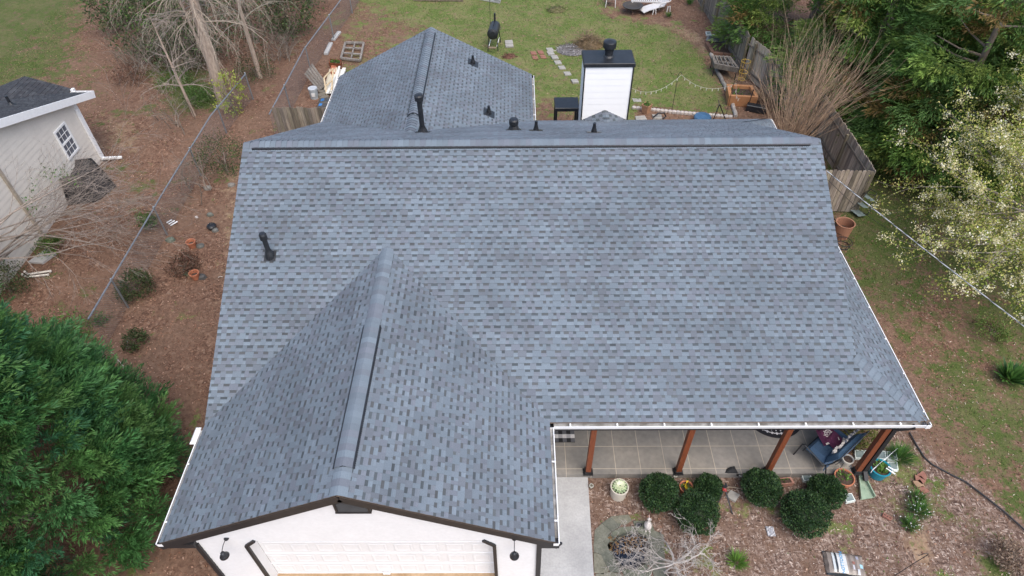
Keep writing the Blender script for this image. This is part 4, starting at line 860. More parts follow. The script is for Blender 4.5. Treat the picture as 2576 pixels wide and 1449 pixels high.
# covered hexagonal table by the beige wall
p = at(212, 492, .0); o = thing('covered_gazebo_frame', 'black mesh-covered hexagonal frame against the beige wall', 'patio frame', (p.x, p.y+.35, 0))
mb = MB(); n = 6; rA, rB, hh = .98, .72, .95
top = [Vector((rB*math.cos(PI/3*k+.2), rB*math.sin(PI/3*k+.2), hh)) for k in range(n)]; bot = [Vector((rA*math.cos(PI/3*k+.2), rA*math.sin(PI/3*k+.2), 0)) for k in range(n)]
for k in range(n):
    j = (k+1) % n; mb.beam(top[k], top[j], .05, .05); mb.beam(top[k], bot[k], .05, .05); mb.beam(bot[k]+Vector((0, 0, .03)), bot[j]+Vector((0, 0, .03)), .04, .04)
link('frame', mb, MT['black'], o)
mb = MB(); c = Vector((.1, .05, .62))
for k in range(n):
    j = (k+1) % n; a, b = top[k], top[j]; mb.quad(bot[k]*.97, bot[j]*.97, b*.97, a*.97); m1_ = (a+c)/2-Vector((0, 0, .1)); m2_ = (b+c)/2-Vector((0, 0, .06)); mb.quad(a, b, m2_, m1_); mb.add([m1_, m2_, c], [(0, 1, 2)])
link('cover', mb, pm('black_mesh_cover', (.02, .019, .02), .55, .5, 9, col2=(.06, .055, .055), bump=.4), o)
# white drain pipes, concrete pad
mb = MB()
for (a, b, c, z) in (((62, 683), (70, 690), (126, 682), .09), ((56, 690), (66, 697), (120, 691), .08)):
    q = [at(*a, z+.25), at(*a, z), at(*b, z), at(*c, z)]; mb.tube(q, .035, 8)
    mb.lathe([(.045, -.0), (.045, .05)], 8, q[3]-Vector((0, 0, .03)))
single('drain_pipe', mb, pm('white_pipe', (.55, .52, .47), .5), 'pair of white drain pipes lying on the litter from the beige wall', 'pipe')
mb = MB(); mb.prism([tuple(at(*q)[:2]) for q in ((72, 662), (118, 628), (142, 640), (108, 664))], -.02, .06); single('concrete_pad', mb, MT['concrete'], 'pale concrete pad beside the foot of the beige wall', 'pad')

# ------------------------------------------------------------------ fences
def chain(label, pts, hgt, posts, group):
    o = thing('chain_link_fence', label, 'fence', (0, 0, 0), 0, group); mb = MB(); mb.tube([Vector((x, y, hgt)) for x, y in pts], .026, 8); link('top_rail', mb, MT['galv'], o)
    for x, y in posts:
        mb = MB(); mb.tube([(x, y, -.05), (x, y, hgt+.04)], .03, 8); mb.lathe([(.036, 0), (.036, .03), (.01, .06)], 8, (x, y, hgt+.03)); link('post', mb, MT['galv'], o)
    mb = MB()
    for (xa, ya), (xb, yb) in zip(pts[:-1], pts[1:]):
        a, b = Vector((xa, ya, .03)), Vector((xb, yb, .03)); Ln = (b-a).length; d = (b-a)/Ln; st = .085; k = -hgt
        while k < Ln:
            for sg in (1, -1):
                s0, s1 = max(k, 0), min(k+hgt-.05, Ln)
                if s1-s0 > .02:
                    za, zb = (s0-k), (s1-k)
                    if sg < 0: za, zb = hgt-.05-za, hgt-.05-zb
                    mb.tube([a+d*s0+Vector((0, 0, za)), a+d*s1+Vector((0, 0, zb))], .002, 3, cap=False)
            k += st
    link('wire_mesh', mb, MT['galv'], o)
chain('grey chain-link fence crossing the leaf litter between the two houses', [(-12.3, 12.6), (-12.4, 18.7), (-12.4, 23.7), (-12.0, 27.2)], 1.2, [(-12.32, 14.2), (-12.38, 17.7), (-12.4, 21.3), (-12.35, 24.4), (-12.0, 27.2)], 'chain-link fences')
chain('grey chain-link fence along the left side of the back yard', [(-10.0, 23.7), (-9.9, 29.5), (-9.15, 36), (-8.6, 42)], 1.25, [(-9.95, 26.0), (-9.85, 29.6), (-9.45, 33.2), (-9.1, 36.6)], 'chain-link fences')
def board_fence(label, a, b, hgt, name='board_fence', bw=.14, posts=None, rail_side=1, dog=True, tone=1.0, group='weathered board fences'):
    a, b = Vector((*a, 0)), Vector((*b, 0)); d = b-a; Ln = d.length; d.normalize(); nrm = Vector((-d.y, d.x, 0))*rail_side; o = thing(name, label, 'fence', a, 0, group); R = random.Random(int(Ln*100)); rotz = math.atan2(d.y, d.x)
    mb = MB(); n = int(Ln/bw)
    for k in range(n):
        s = d*((k+.5)*bw); h2 = hgt+R.uniform(-.03, .03); c = R.uniform(.65, 1.35)*tone; col = (c, c*R.uniform(.95, 1.0), c*R.uniform(.88, 1.0)); w = bw-.012; t = .02; off = nrm*R.uniform(-.006, .006)
        col = tuple(q*x for q, x in zip(col, (.23, .2, .165)))
        u = d*(w/2); q = nrm*(t/2); z = lambda v: Vector((0, 0, v)); ear = .035 if dog else .0
        pf_ = [-u+z(.03), u+z(.03), u+z(h2-ear), u*.6+z(h2), -u*.6+z(h2), -u+z(h2-ear)]
        vs = [s+off+p+q for p in pf_]+[s+off+p-q for p in pf_]; m = 6
        mb.add(vs, [tuple(range(m)), tuple(range(m, 2*m))[::-1]]+[(i, m+i, m+(i+1) % m, (i+1) % m) for i in range(m)], col)
    link('boards', mb, MT['weather'], o)
    mb = MB()
    for zz in (.35, hgt-.35): mb.beam(nrm*.05+Vector((0, 0, zz)), d*Ln+nrm*.05+Vector((0, 0, zz)), .04, .085, (.15, .128, .105))
    link('rails', mb, MT['weather'], o)
    for f in (posts or [k*2.4 for k in range(int(Ln/2.4)+1)]):
        mb = MB(); mb.box(d*f+nrm*.075+Vector((0, 0, (hgt-.05)/2-.05)), (.09, .09, hgt), (.17, .145, .1), rz=rotz); link('post', mb, MT['weather'], o)
    return o
C1, C2, C3, C4 = (12.33, 18.75), (12.32, 24.1), (10.7, 29.3), (10.1, 42)
board_fence('grey board fence from the yard corner up behind the leafless shrub', C1, C2, 1.8, rail_side=1, tone=1.5)
board_fence('board fence running up the right side of the raised beds', C2, C3, 1.8, rail_side=1, tone=1.5)
board_fence('far stretch of board fence under the evergreen, at the top edge', C3, C4, 1.8, rail_side=1, tone=.95)
board_fence('short board fence closing the gap between house and yard corner', (7.4, 19.05), (12.33, 18.72), 1.8, rail_side=1, tone=1.0)
board_fence('tan board gate fence left of the rear wing', (-9.65, 23.3), (-6.5, 23.15), 1.8, rail_side=1, dog=False, tone=.85)

# ------------------------------------------------------------------ small things
def pot(label, px, py, r, h, mat, name='flower_pot', cat='plant pot', z=0.0, plant=None, taper=.72, lip=.02, n=22, pal=None, wall=.02, sx=1, soil=.9, group=None, tilt=None, rim=True):
    p = at(px, py, z+h); o = thing(name, label, cat, (p.x, p.y, z), 0, group); mb = MB(); rb = r*taper
    pr = [(rb, 0), (rb+(r-rb)*.8, h*.8), (r-.005, h*.84), (r+lip*.3, h*.85), (r+lip*.3, h), (r-wall, h), (r-wall*1.6, h*soil-.01)] if rim else [(rb, 0), (r, h*.96), (r+lip, h), (r-wall, h), (r-wall*1.5, h*soil-.01)]
    mb.lathe(pr, n, sx=sx); b = link('vessel', mb, MT[mat] if isinstance(mat, str) else mat, o)
    mb = MB(); mb.lathe([(r-wall*1.2, h*soil-.02), (r-wall*1.4, h*soil), (.3*r, h*soil+.012), (.01, h*soil+.015)], n, sx=sx, wob=.02); link('soil', mb, MT['soil'], o)
    if plant:
        mb = MB(); kind, k = plant
        a = rng.uniform(0, 2*PI, k); q = r*.62*np.sqrt(rng.uniform(0, 1, k)); P = np.stack([q*np.cos(a), q*np.sin(a), np.full(k, h*soil)+rng.uniform(0, .06, k)], 1)
        mb.arr(*leaves(P, rv(k)*np.array([1, 1, .4])+np.array([0, 0, .5]), .09, .05, pick(pal or [(.06, .12, .02), (.1, .18, .04)], k, .25))); link('plant', mb, MT['leaf'], o)
    if tilt: o.rotation_euler = tilt
    return o
# ornamental kale
o = pot('round cream pot holding a pale ornamental kale', 1559, 1224, .215, .40, 'cream', taper=.88, plant=('k', 46), pal=[(.04, .09, .03), (.06, .13, .04), (.09, .17, .08)])
mb = MB()
for ring, (rr, nn, zt) in enumerate(((.02, 7, .18), (.045, 10, .15), (.075, 13, .11), (.105, 15, .06))):
    a = np.arange(nn)*2*PI/nn+ring*.4; P = np.stack([np.cos(a)*.015, np.sin(a)*.015, np.full(nn, .385+.025*(3-ring))], 1); ax = np.stack([np.cos(a), np.sin(a), np.full(nn, .9-.26*ring)], 1); S = np.stack([-np.sin(a), np.cos(a), a*0], 1)
    mb.arr(*leaves(P, ax, rr+.085, .10, np.tile(np.array([(.74, .76, .6), (.7, .74, .56), (.62, .7, .48), (.4, .52, .3)][ring]), (nn, 1))*rng.uniform(.9, 1.1, (nn, 1)), S=S))
link('kale', mb, MT['flower'], o)
pot('terracotta pot with yellow flowers tucked behind the clipped bush', 1727, 1224, .165, .26, 'terra', plant=('f', 30), pal=[(.06, .1, .02), (.55, .42, .02), (.05, .08, .02)])
o = pot('large orange terracotta pot with sparse seedlings at the porch corner', 2125, 1200, .235, .34, 'terra', plant=('s', 26))
pot('white round pot of bare soil standing on the porch slab', 2134, 1154, .135, .24, 'cream', z=.19, name='flower_pot')
pot('turquoise tub filled with green leaves beside the glass blocks', 2216, 1176, .235, .3, pm('turquoise_plastic', (.01, .2, .27), .35, .12, 5), taper=.85, plant=('g', 110), rim=False, name='tub', cat='tub')
pot('upper of the two terracotta pots on the left litter', 479, 607, .16, .25, 'terra', group='terracotta pots in the left yard', soil=.5)
pot('lower of the two terracotta pots, beside the reddish shrub', 487, 686, .16, .25, 'terra', group='terracotta pots in the left yard', soil=.5)
pot('square-shouldered tan planter with leafy plant behind the back gutter', 1628, 262, .24, .42, pm('tan_planter', (.36, .2, .12), .7), n=4, plant=('g', 60), taper=.75)
pot('white bucket standing on the mulch at the far end of the yard', 1793, 22, .16, .34, 'white', name='bucket', cat='bucket', taper=.82, soil=.3)
o = pot('grey white bucket with a label beside the leaning pallet', 786, 222, .2, .48, pm('grey_bucket', (.33, .36, .38), .4), name='bucket', cat='bucket', taper=.88, soil=.99); mb = MB(); mb.lathe([(.2, .47), (.205, .5), (.19, .505), (.01, .507)], 20); link('lid', mb, pm('bucket_lid', (.42, .45, .48), .4), o)
mb = MB(); mb.box((.03, -.19, .25), (.16, .025, .17), (.62, .62, .6)); link('label_sheet', mb, MT['any'], o)
o = pot('tan terracotta-coloured barrel planter near the short board fence', 2128, 560, .3, .6, pm('clay_barrel', (.33, .16, .1), .75, .15, 3), name='barrel_planter', cat='planter', taper=.85, soil=.45, rim=False)
mb = MB()
for s in (-1, 1): mb.tube([(s*.3, -.09, .52), (s*.36, 0, .54), (s*.3, .09, .52)], .018, 6)
link('handles', mb, MT['black'], o)
# window-box planter
def box_planter(name, label, cat, quad, h, mat, z=0.0, wall=.03, soilz=.85, soilmat='soil', plant=0, pal=None, grp=None, zb=0.0):
    q = [at(*p, z+h) for p in quad]; c = sum(q, Vector())/4; o = thing(name, label, cat, (c.x, c.y, z), 0, grp); P = [v-Vector((c.x, c.y, z+h)) for v in q]
    mb = MB(); I = [v*(1-wall/max(v.length, .01)*1.4) for v in P]; B = [v*.93 for v in P]; Z = Vector((0, 0, 1))
    for k in range(4):
        j = (k+1) % 4; mb.quad(B[k]+Z*zb, B[j]+Z*zb, P[j]+Z*h, P[k]+Z*h); mb.quad(P[k]+Z*h, P[j]+Z*h, I[j]+Z*h, I[k]+Z*h); mb.quad(I[k]+Z*h, I[j]+Z*h, I[j]+Z*max(h*.3, zb), I[k]+Z*max(h*.3, zb))
    link('box', mb, MT[mat] if isinstance(mat, str) else mat, o)
    mb = MB(); mb.add([v+Z*(h*soilz) for v in I], [(0, 1, 2, 3)]); link('soil', mb, MT[soilmat], o)
    if plant:
        k = plant; t = rng.uniform(.05, .95, (k, 2)); I_ = [np.array(v) for v in I]; PP = (I_[0]*(1-t[:, :1])+I_[1]*t[:, :1])*(1-t[:, 1:])+(I_[3]*(1-t[:, :1])+I_[2]*t[:, :1])*t[:, 1:]; PP[:, 2] = h*soilz
        mb = MB(); mb.arr(*leaves(PP, rv(k)+np.array([0, 0, .8]), .1, .05, pick(pal or [(.05, .1, .02), (.08, .15, .03)], k))); link('plant', mb, MT['leaf'], o)
    return o
box_planter('window_box', 'pink rectangular planter box of soil between the clipped bushes', 'planter', ((1951, 1203), (1990, 1200), (1999, 1215), (1960, 1219)), .15, pm('pink_planter', (.42, .22, .17), .6), wall=.035, plant=5)
def block(label, quad, h, group='glass blocks', z=0.0, name='glass_block'):
    q = [at(*p, z+h) for p in quad]; c = sum(q, Vector())/4; o = thing(name, label, 'glass block', (c.x, c.y, z), 0, group); P = [(v.x-c.x, v.y-c.y) for v in q]
    mb = MB(); mb.prism(P, 0, h, inset=.02); link('rim', mb, pm('glass_edge', (.62, .68, .64), .3, .1, 6) if 'glass_edge' not in bpy.data.materials else bpy.data.materials['glass_edge'], o)
    mb = MB(); mb.prism([(x*.8, y*.8) for x, y in P], h, h+.006, inset=.06); link('glass_face', mb, MT['glassb'], o); return o
block('single glass block between the clipped bush and the splash block', ((2121, 1242), (2143, 1240), (2153, 1259), (2130, 1264)), .09)
o = block('glass block holding a dark seedling, right of the pink planter box', ((2015, 1190), (2036, 1188), (2045, 1206), (2022, 1211)), .09)
labs = ('glass block at the far left of the laid group, left of the post', 'glass block behind the cedar post, upper row', 'glass block in the upper row, right of the cedar post', 'glass block at the far right end of the upper row', 'glass block at the left end of the lower row, partly behind the post', 'glass block in the middle of the lower row, under the white wire panel', 'glass block at the right end of the lower row')
ub = [(2163, 1142), (2190, 1143), (2216, 1144), (2244, 1146), (2186, 1169), (2216, 1170), (2246, 1172)]
for lb, (x, y) in zip(labs, ub): block(lb, ((x-14, y-11), (x+12, y-10), (x+15, y+11), (x-11, y+11)), .08)
# splash block
a = [at(*q, .05) for q in ((2160, 1200), (2172, 1196), (2200, 1250), (2166, 1256))]; mb = MB(); Z = Vector((0, 0, 1))
for k, (p, q) in enumerate(((a[0], a[3]), (a[1], a[2]))): mb.beam(p+Z*.02, q+Z*.02, .025, .09)
mb.beam(a[0]+Z*.02, a[1]+Z*.02, .025, .09); mb.add([v-Z*.02 for v in a]+[v-Z*.05 for v in a], [(0, 1, 2, 3), (4, 7, 6, 5), (0, 3, 7, 4), (1, 5, 6, 2), (2, 6, 7, 3)])
single('splash_block', mb, pm('green_plastic', (.2, .28, .2), .6, .15, 6, col2=(.3, .38, .28)), 'pale green plastic splash block under the black downspout', 'splash block')
# white wire panel leaning, white stake
mb = MB(); A0, B0, A1, B1 = at(2190, 1189, .25), at(2252, 1133, .12), at(2196, 1180, .42), at(2258, 1128, .25)
for t in np.linspace(0, 1, 12): mb.tube([A0.lerp(B0, t), A1.lerp(B1, t)], .004, 4)
for t in np.linspace(0, 1, 4): mb.tube([A0.lerp(A1, t), B0.lerp(B1, t)], .004, 4)
mb.beam(A0, B0, .01, .02); single('wire_trellis', mb, MT['trim_white'], 'white wire panel leaning across the glass blocks', 'trellis')
mb = MB()
for q0, q1 in (((2234, 1174), (2255, 1186)), ((2229, 1178), (2252, 1193))): mb.beam(at(*q0, .36), at(*q1, .34), .03, .02)
single('plant_marker', mb, MT['trim_white'], 'white plastic strips lying on the rim of the turquoise tub', 'plant marker')
# solar lights
for lb, x, y in (('clear glass path light at the walkway edge near the kale pot', 1488, 1221), ('clear glass path light by the second porch post', 1699, 1195), ('clear glass path light beside the dark cloth', 1864, 1193), ('clear glass path light behind the small bush at the hook', 2112, 1190)):
    p = at(x, y, .16); o = thing('path_light', lb, 'garden light', (p.x, p.y, 0), 0, 'clear path lights along the porch'); mb = MB(); mb.lathe([(.012, -.05), (.012, .1), (.03, .11), (.055, .12), (.06, .15), (.05, .165), (.035, .16)], 14); link('body', mb, pm('frosted_glass', (.38, .38, .34), .25, .1, 9) if 'frosted_glass' not in bpy.data.materials else bpy.data.materials['frosted_glass'], o); mb = MB(); mb.lathe([(.034, .158), (.03, .168), (.005, .17)], 12); link('lens', mb, pm('lens', (.14, .13, .1), .2) if 'lens' not in bpy.data.materials else bpy.data.materials['lens'], o)
# tripod
hd = at(1823, 1226, .42); o = thing('tripod', 'black camera tripod with red joints standing on the wood chips', 'tripod', (hd.x, hd.y, 0))
mb = MB(); mb.lathe([(.02, .36), (.035, .38), (.035, .42), (.02, .43)], 10); mb.box((0, 0, .47), (.1, .05, .035)); mb.box((.02, .02, .5), (.04, .08, .03)); mb.tube([(0, 0, .3), (0, 0, .47)], .014, 8); mb.tube([(0, 0, .45), (.11, .04, .43)], .007, 6); link('head', mb, MT['blackm'], o)
for q in ((1842, 1293), (1805, 1263), (1797, 1261)):
    f = at(*q); d = Vector((f.x-hd.x, f.y-hd.y, .01))
    if q[0] == 1805: d = Vector((-.17, -.27, .01))
    if q[0] == 1797: d = Vector((-.34, -.1, .01))
    t0 = Vector((0, 0, .39))+d.normalized()*.03; mb = MB(); mb.tube([t0, t0.lerp(d, .55)], .022, 7); mb.tube([t0.lerp(d, .5), d], .017, 7); mb.lathe([(.015, 0), (.015, .03)], 7, d); link('leg', mb, MT['blackm'], o)
    mb = MB(); mb.tube([t0.lerp(d, -.05), t0.lerp(d, .1)], .025, 7); link('joint', mb, pm('red_joint', (.3, .03, .03), .4) if 'red_joint' not in bpy.data.materials else bpy.data.materials['red_joint'], o)
def flat(name, label, cat, quad, h, mat, group=None, z=0.0, col=(1, 1, 1)):
    q = [at(*p, z+h) for p in quad]; c = sum(q, Vector())/len(q); mb = MB(); mb.prism([(v.x-c.x, v.y-c.y) for v in q], -.03, h, col, inset=.02); return single(name, mb, MT[mat] if isinstance(mat, str) else mat, label, cat, (c.x, c.y, z), 0, group)
pv = pm('paver_stone', (.24, .23, .21), .85, .25, 6, bump=.3, col2=(.36, .35, .32)); rpv = pm('red_paver', (.2, .08, .06), .85, .25, 8, col2=(.28, .14, .1)); tpv = pm('tan_paver', (.3, .19, .12), .85, .2, 8)
flat('paver', 'grey square paver tilted beside the tripod', 'paver', ((1838, 1232), (1862, 1244), (1850, 1262), (1826, 1248)), .05, pv)
# dark cloth on slab edge
mb = MB(); q = [at(1814, 1192, .02), at(1832, 1177, .22), at(1846, 1174, .22), at(1858, 1194, .03)]; r0 = [v+Vector((0, -.04, -.02)) for v in q]
N_ = 7; G = []
for j in range(4):
    for k in range(N_):
        t = k/(N_-1); top_ = q[0].lerp(q[1], t/.35) if t < .35 else (q[1].lerp(q[2], (t-.35)/.3) if t < .65 else q[2].lerp(q[3], (t-.65)/.35)); bt = q[0].lerp(q[3], t)+Vector((0, -.06, -.005)); G.append(top_.lerp(bt, j/3)+Vector((0, -.05*(j in (1, 2)), .02*math.sin(k*2+j)+(.13 if 0 < j < 3 else .03))))
mb.add(G, [(j*N_+k, j*N_+k+1, (j+1)*N_+k+1, (j+1)*N_+k) for j in range(3) for k in range(N_-1)]); mb.add([v-Vector((0, .003, .01)) for v in G], [((j+1)*N_+k, (j+1)*N_+k+1, j*N_+k+1, j*N_+k) for j in range(3) for k in range(N_-1)])
single('dark_cloth', mb, pm('black_fabric', (.025, .026, .028), .9), 'crumpled black landscape fabric over the porch slab edge', 'fabric')
# mat with checks
mb = MB(); x0, x1, y0, y1 = .84, 1.47, 9.14, 9.72; nxk, nyk = 6, 5
for i in range(nxk):
    for j in range(nyk):
        k = (i % 2)+(j % 2); c = {0: (.02, .02, .022), 1: (.13, .13, .14), 2: (.6, .59, .58)}[k] if j % 2 else {0: (.02, .02, .022), 1: (.11, .11, .12)}[i % 2]
        if j % 2: c = (.62, .6, .59) if i % 2 else (.4, .39, .4)
        xa = x0+(x1-x0)*i/nxk; xb = x0+(x1-x0)*(i+1)/nxk; ya = y0+(y1-y0)*j/nyk; yb2 = y0+(y1-y0)*(j+1)/nyk; mb.quad((xa, ya, .214), (xb, ya, .214), (xb, yb2, .214), (xa, yb2, .214), c)
mb.box(((x0+x1)/2, (y0+y1)/2, .202), (x1-x0, y1-y0, .02), (.03, .03, .03)); single('door_mat', mb, MT['fabric'], 'black and white checked mat at the garage end of the porch', 'mat')
# round rug with scallops
rc = Vector((6.8, 10.02, .198)); o = thing('round_rug', 'round black rug with white scalloped bands under the porch', 'rug', rc); mb = MB(); rad = .78
mb.lathe([(rad, -.008), (rad, .006), (.01, .007)], 48, col=(.015, .015, .02)); link('rug_base', mb, MT['fabric'], o); mb = MB()
for r0_, nn, s in ((.66, 34, .028), (.56, 30, .02)):
    for k in range(nn): a = 2*PI*k/nn; mb.lathe([(s, .008), (s*.9, .0095), (.001, .01)], 8, (r0_*math.cos(a), r0_*math.sin(a), 0), col=(.6, .58, .6))
for r0_, amp, nn, w_ in ((.61, .03, 34, .026), (.5, .02, 30, .02), (.42, .0, 8, .02), (.33, .03, 20, .03)):
    m = 136; P0 = [(r0_+amp*abs(math.sin(nn*PI*k/m)))for k in range(m)]
    for k in range(m):
        a, b = 2*PI*k/m, 2*PI*(k+1)/m; p, q = P0[k], P0[(k+1) % m]; mb.quad((p*math.cos(a), p*math.sin(a), .011), ((p+w_)*math.cos(a), (p+w_)*math.sin(a), .011), ((q+w_)*math.cos(b), (q+w_)*math.sin(b), .011), (q*math.cos(b), q*math.sin(b), .011), (.62, .6, .62))
link('white_pattern', mb, MT['fabric'], o)
# blue bench with cushions and pillows
bc = at(2085, 1120, .62); ang = math.radians(38)
o = thing('patio_bench', 'blue cushioned glider bench on the right end of the porch', 'bench', (bc.x, bc.y+.05, .19), ang); BL = (.05, .095, .165); Lb = 1.15
def cushion(mb, c, d, col, rot=None, puff=.03, n=8):
    c = Vector(c); R = rot or Matrix.Identity(3)
    for sg in (1, -1):
        G = []
        for j in range(n+1):
            for k in range(n+1):
                x, y = -1+2*k/n, -1+2*j/n; e = (1-x**6)*(1-y**6); G.append(c+R @ Vector((x*d[0]/2*(1-.03*y*y), y*d[1]/2*(1-.03*x*x), sg*(d[2]/2*(e**.4)+puff*e))))
        fs = [(j*(n+1)+k, j*(n+1)+k+1, (j+1)*(n+1)+k+1, (j+1)*(n+1)+k) for j in range(n) for k in range(n)]; mb.add(G, fs if sg > 0 else [f[::-1] for f in fs], col)
Rb = Matrix.Rotation(math.radians(68), 3, 'X')
mb = MB(); cushion(mb, (0, -.02, .42), (Lb, .56, .12), BL); link('seat_cushion', mb, MT['fabric'], o)
mb = MB(); mb.quad((-.56, -.3, .42), (.56, -.3, .42), (.56, -.33, .12), (-.56, -.33, .12), BL); mb.quad((-.56, -.335, .12), (.56, -.335, .12), (.56, -.305, .42), (-.56, -.305, .42), BL); link('seat_skirt', mb, MT['fabric'], o)
mb = MB(); cushion(mb, (0, -.36, .7), (Lb+.05, .56, .1), (.06, .12, .2), Matrix.Rotation(math.radians(-66), 3, 'X')); link('back_cushion', mb, MT['fabric'], o)
mb = MB()
for k in range(46):
    x = -.54+1.08*k/45+random.uniform(-.01, .01); mb.box((x, -.29+random.uniform(-.02, .02), .93+random.uniform(-.03, .03)), (.03, .05, .05), random.choice(((.5, .47, .44), (.35, .33, .32), (.12, .13, .16))), rz=random.uniform(0, 3))
link('patterned_piping', mb, MT['fabric'], o)
mb = MB()
for s in (-1, 1):
    x = s*.62; mb.tube([(x, -.5, 1.0), (x, -.42, .7), (x, -.3, .42), (x, .3, .6), (x, .36, .56), (x, .42, 0)], .018, 7); mb.tube([(x, -.34, .45), (x, -.5, 0)], .018, 7)
mb.tube([(-.62, -.5, 1.0), (.62, -.5, 1.0)], .016, 7); mb.tube([(-.62, .28, .36), (.62, .28, .36)], .014, 6); link('frame', mb, MT['blackm'], o)
def pillow(label, loc, rz, tilt, wheel):
    e = thing('throw_pillow', label, 'pillow', loc, rz, 'maroon pillows on the blue bench'); Rt = Matrix.Rotation(tilt, 3, 'X'); mb = MB(); cushion(mb, (0, 0, 0), (.44, .42, .07), (.085, .02, .055), Rt, puff=.05); b = link('cover', mb, MT['fabric'], e)
    mb = MB(); f = lambda x, y: Rt @ Vector((x, y, .094+.0*x))
    mb.add([f(-.2, -.2), f(.2, -.2), f(.2, -.12), f(-.2, -.16)], [(0, 1, 2, 3)], (.55, .5, .48))
    if wheel:
        for r0_, w_ in ((.085, .018), (.03, .014)):
            for k in range(24): a, b2 = 2*PI*k/24, 2*PI*(k+1)/24; mb.add([f(r0_*math.cos(a), .03+r0_*math.sin(a)), f((r0_+w_)*math.cos(a), .03+(r0_+w_)*math.sin(a)), f((r0_+w_)*math.cos(b2), .03+(r0_+w_)*math.sin(b2)), f(r0_*math.cos(b2), .03+r0_*math.sin(b2))], [(0, 1, 2, 3)], (.6, .55, .52))
        for k in range(8): a = PI*k/4; u = Vector((math.cos(a), math.sin(a), 0)); v = Vector((-u.y, u.x, 0)); mb.add([f(*(u*.03-v*.007+Vector((0, .03, 0)))[:2]), f(*(u*.14-v*.007+Vector((0, .03, 0)))[:2]), f(*(u*.14+v*.007+Vector((0, .03, 0)))[:2]), f(*(u*.03+v*.007+Vector((0, .03, 0)))[:2])], [(0, 1, 2, 3)], (.6, .55, .52))
    link('white_print', mb, MT['fabric'], e)
pc_ = at(2082, 1093, .85); pillow('maroon pillow printed with a white ship wheel on the blue bench', (pc_.x, pc_.y, .80), ang-.3, .35, True)
pc_ = at(2098, 1108, .75); pillow('maroon pillow with a white band, in front of the ship-wheel pillow', (pc_.x, pc_.y, .77), ang+.25, .5, False)
# things hanging from the gutter edge are hidden; hook by the big pot
def hook(label, base, h, name='shepherd_hook', lean=(0, 0), loop=.14, dirx=1, group=None):
    b = at(*base); mb = MB(); P_ = [Vector((0, 0, -.1)), Vector((lean[0]*.6, lean[1]*.6, h*.6)), Vector((lean[0], lean[1], h))]
    for k in range(1, 9): a = PI*k/8; P_.append(Vector((lean[0]+dirx*loop/2*(1-math.cos(a)), lean[1], h+loop/2*math.sin(a))))
    P_.append(P_[-1]+Vector((dirx*.04, 0, -.03))); P_.append(P_[-1]+Vector((dirx*.03, 0, .04))); mb.tube(P_, .008, 6); return single(name, mb, MT['blackm'], label, 'garden hook', (b.x, b.y, 0), 0, group)
hook('thin black garden hook beside the big terracotta pot', (2102, 1195), .55, dirx=-1)
hook('black garden hook leaning out of the dry grass near the soil bag', (2247, 1449), .85, lean=(.45, .12), dirx=-1)
# cream soil bag with lettering
c = at(2127, 1418, .1); o = thing('soil_bag', 'brown and white striped bag with blue lettering lying on the wood chips', 'bag', (c.x, c.y, 0), math.radians(-8))
mb = MB(); n = 14; G = []
for j in range(n+1):
    for k in range(n+1):
        x, y = -1+2*k/n, -1+2*j/n; e = max(0, (1-x**4)*(1-y**4)); G.append(Vector((x*.43*(1+.015*math.sin(y*9)), y*.27*(1+.02*math.sin(x*7)), .02+.11*e**.6+.006*math.sin(x*11+y*5))))
for j in range(n):
    for k in range(n):
        x = -1+2*(k+.5)/n; col = (.26, .22, .19) if (k % 2) else (.17, .14, .12)
        if abs(abs(-1+2*(j+.5)/n)-1) < .12: col = (.02, .025, .03)
        mb.add([G[j*(n+1)+k], G[j*(n+1)+k+1], G[(j+1)*(n+1)+k+1], G[(j+1)*(n+1)+k]], [(0, 1, 2, 3)], col)
mb.prism([(-.43, -.27), (.43, -.27), (.43, .27), (-.43, .27)], 0, .02, (.03, .03, .03)); link('bag', mb, MT['glossy'], o)
tz = .142
for (xa, xb, ya, yb2, col) in ((-.28, -.23, -.22, .22, (.5, .54, .55)), (-.22, -.185, -.22, .22, (.03, .04, .05)), (-.18, .02, -.22, .22, (.55, .56, .55)), (.3, .37, -.07, .02, (.3, .5, .58)), (.14, .18, -.12, -.02, (.45, .45, .48)), (.14, .2, .0, .06, (.26, .12, .09)), (.23, .28, -.22, -.1, (.45, .47, .5)), (.24, .3, .12, .2, (.3, .3, .36))):
    m = 8; mb = MB()
    for k in range(m):
        y_, y2 = ya+(yb2-ya)*k/m, ya+(yb2-ya)*(k+1)/m; zf = lambda x, y: .02+.11*max(0, (1-(x/.43)**4)*(1-(y/.27)**4))**.6+.0085
        mb.add([(xa, y_, zf(xa, y_)), (xb, y_, zf(xb, y_)), (xb, y2, zf(xb, y2)), (xa, y2, zf(xa, y2))], [(0, 1, 2, 3)], col)
    link('printed_panel', mb, MT['glossy'], o)
def text(name, s, size, mat, parent, M4):
    cu = bpy.data.curves.new(name, 'FONT'); cu.body = s; cu.size = size; cu.extrude = .001; cu.align_x = 'CENTER'; cu.align_y = 'CENTER'; tmp = bpy.data.objects.new('tmp', cu); C.objects.link(tmp); bpy.context.view_layer.update()
    me = bpy.data.meshes.new_from_object(tmp.evaluated_get(bpy.context.evaluated_depsgraph_get())); bpy.data.objects.remove(tmp); me.name = name; me.materials.clear(); me.materials.append(mat); q = bpy.data.objects.new(name, me); C.objects.link(q); q.parent = parent; q.matrix_local = M4; return q
text('lettering', 'NOTTOON', .096, pm('blue_print', (.0, .24, .5), .35), o, Matrix.Translation((-.085, 0, .146)) @ Matrix.Rotation(PI/2, 4, 'Z'))
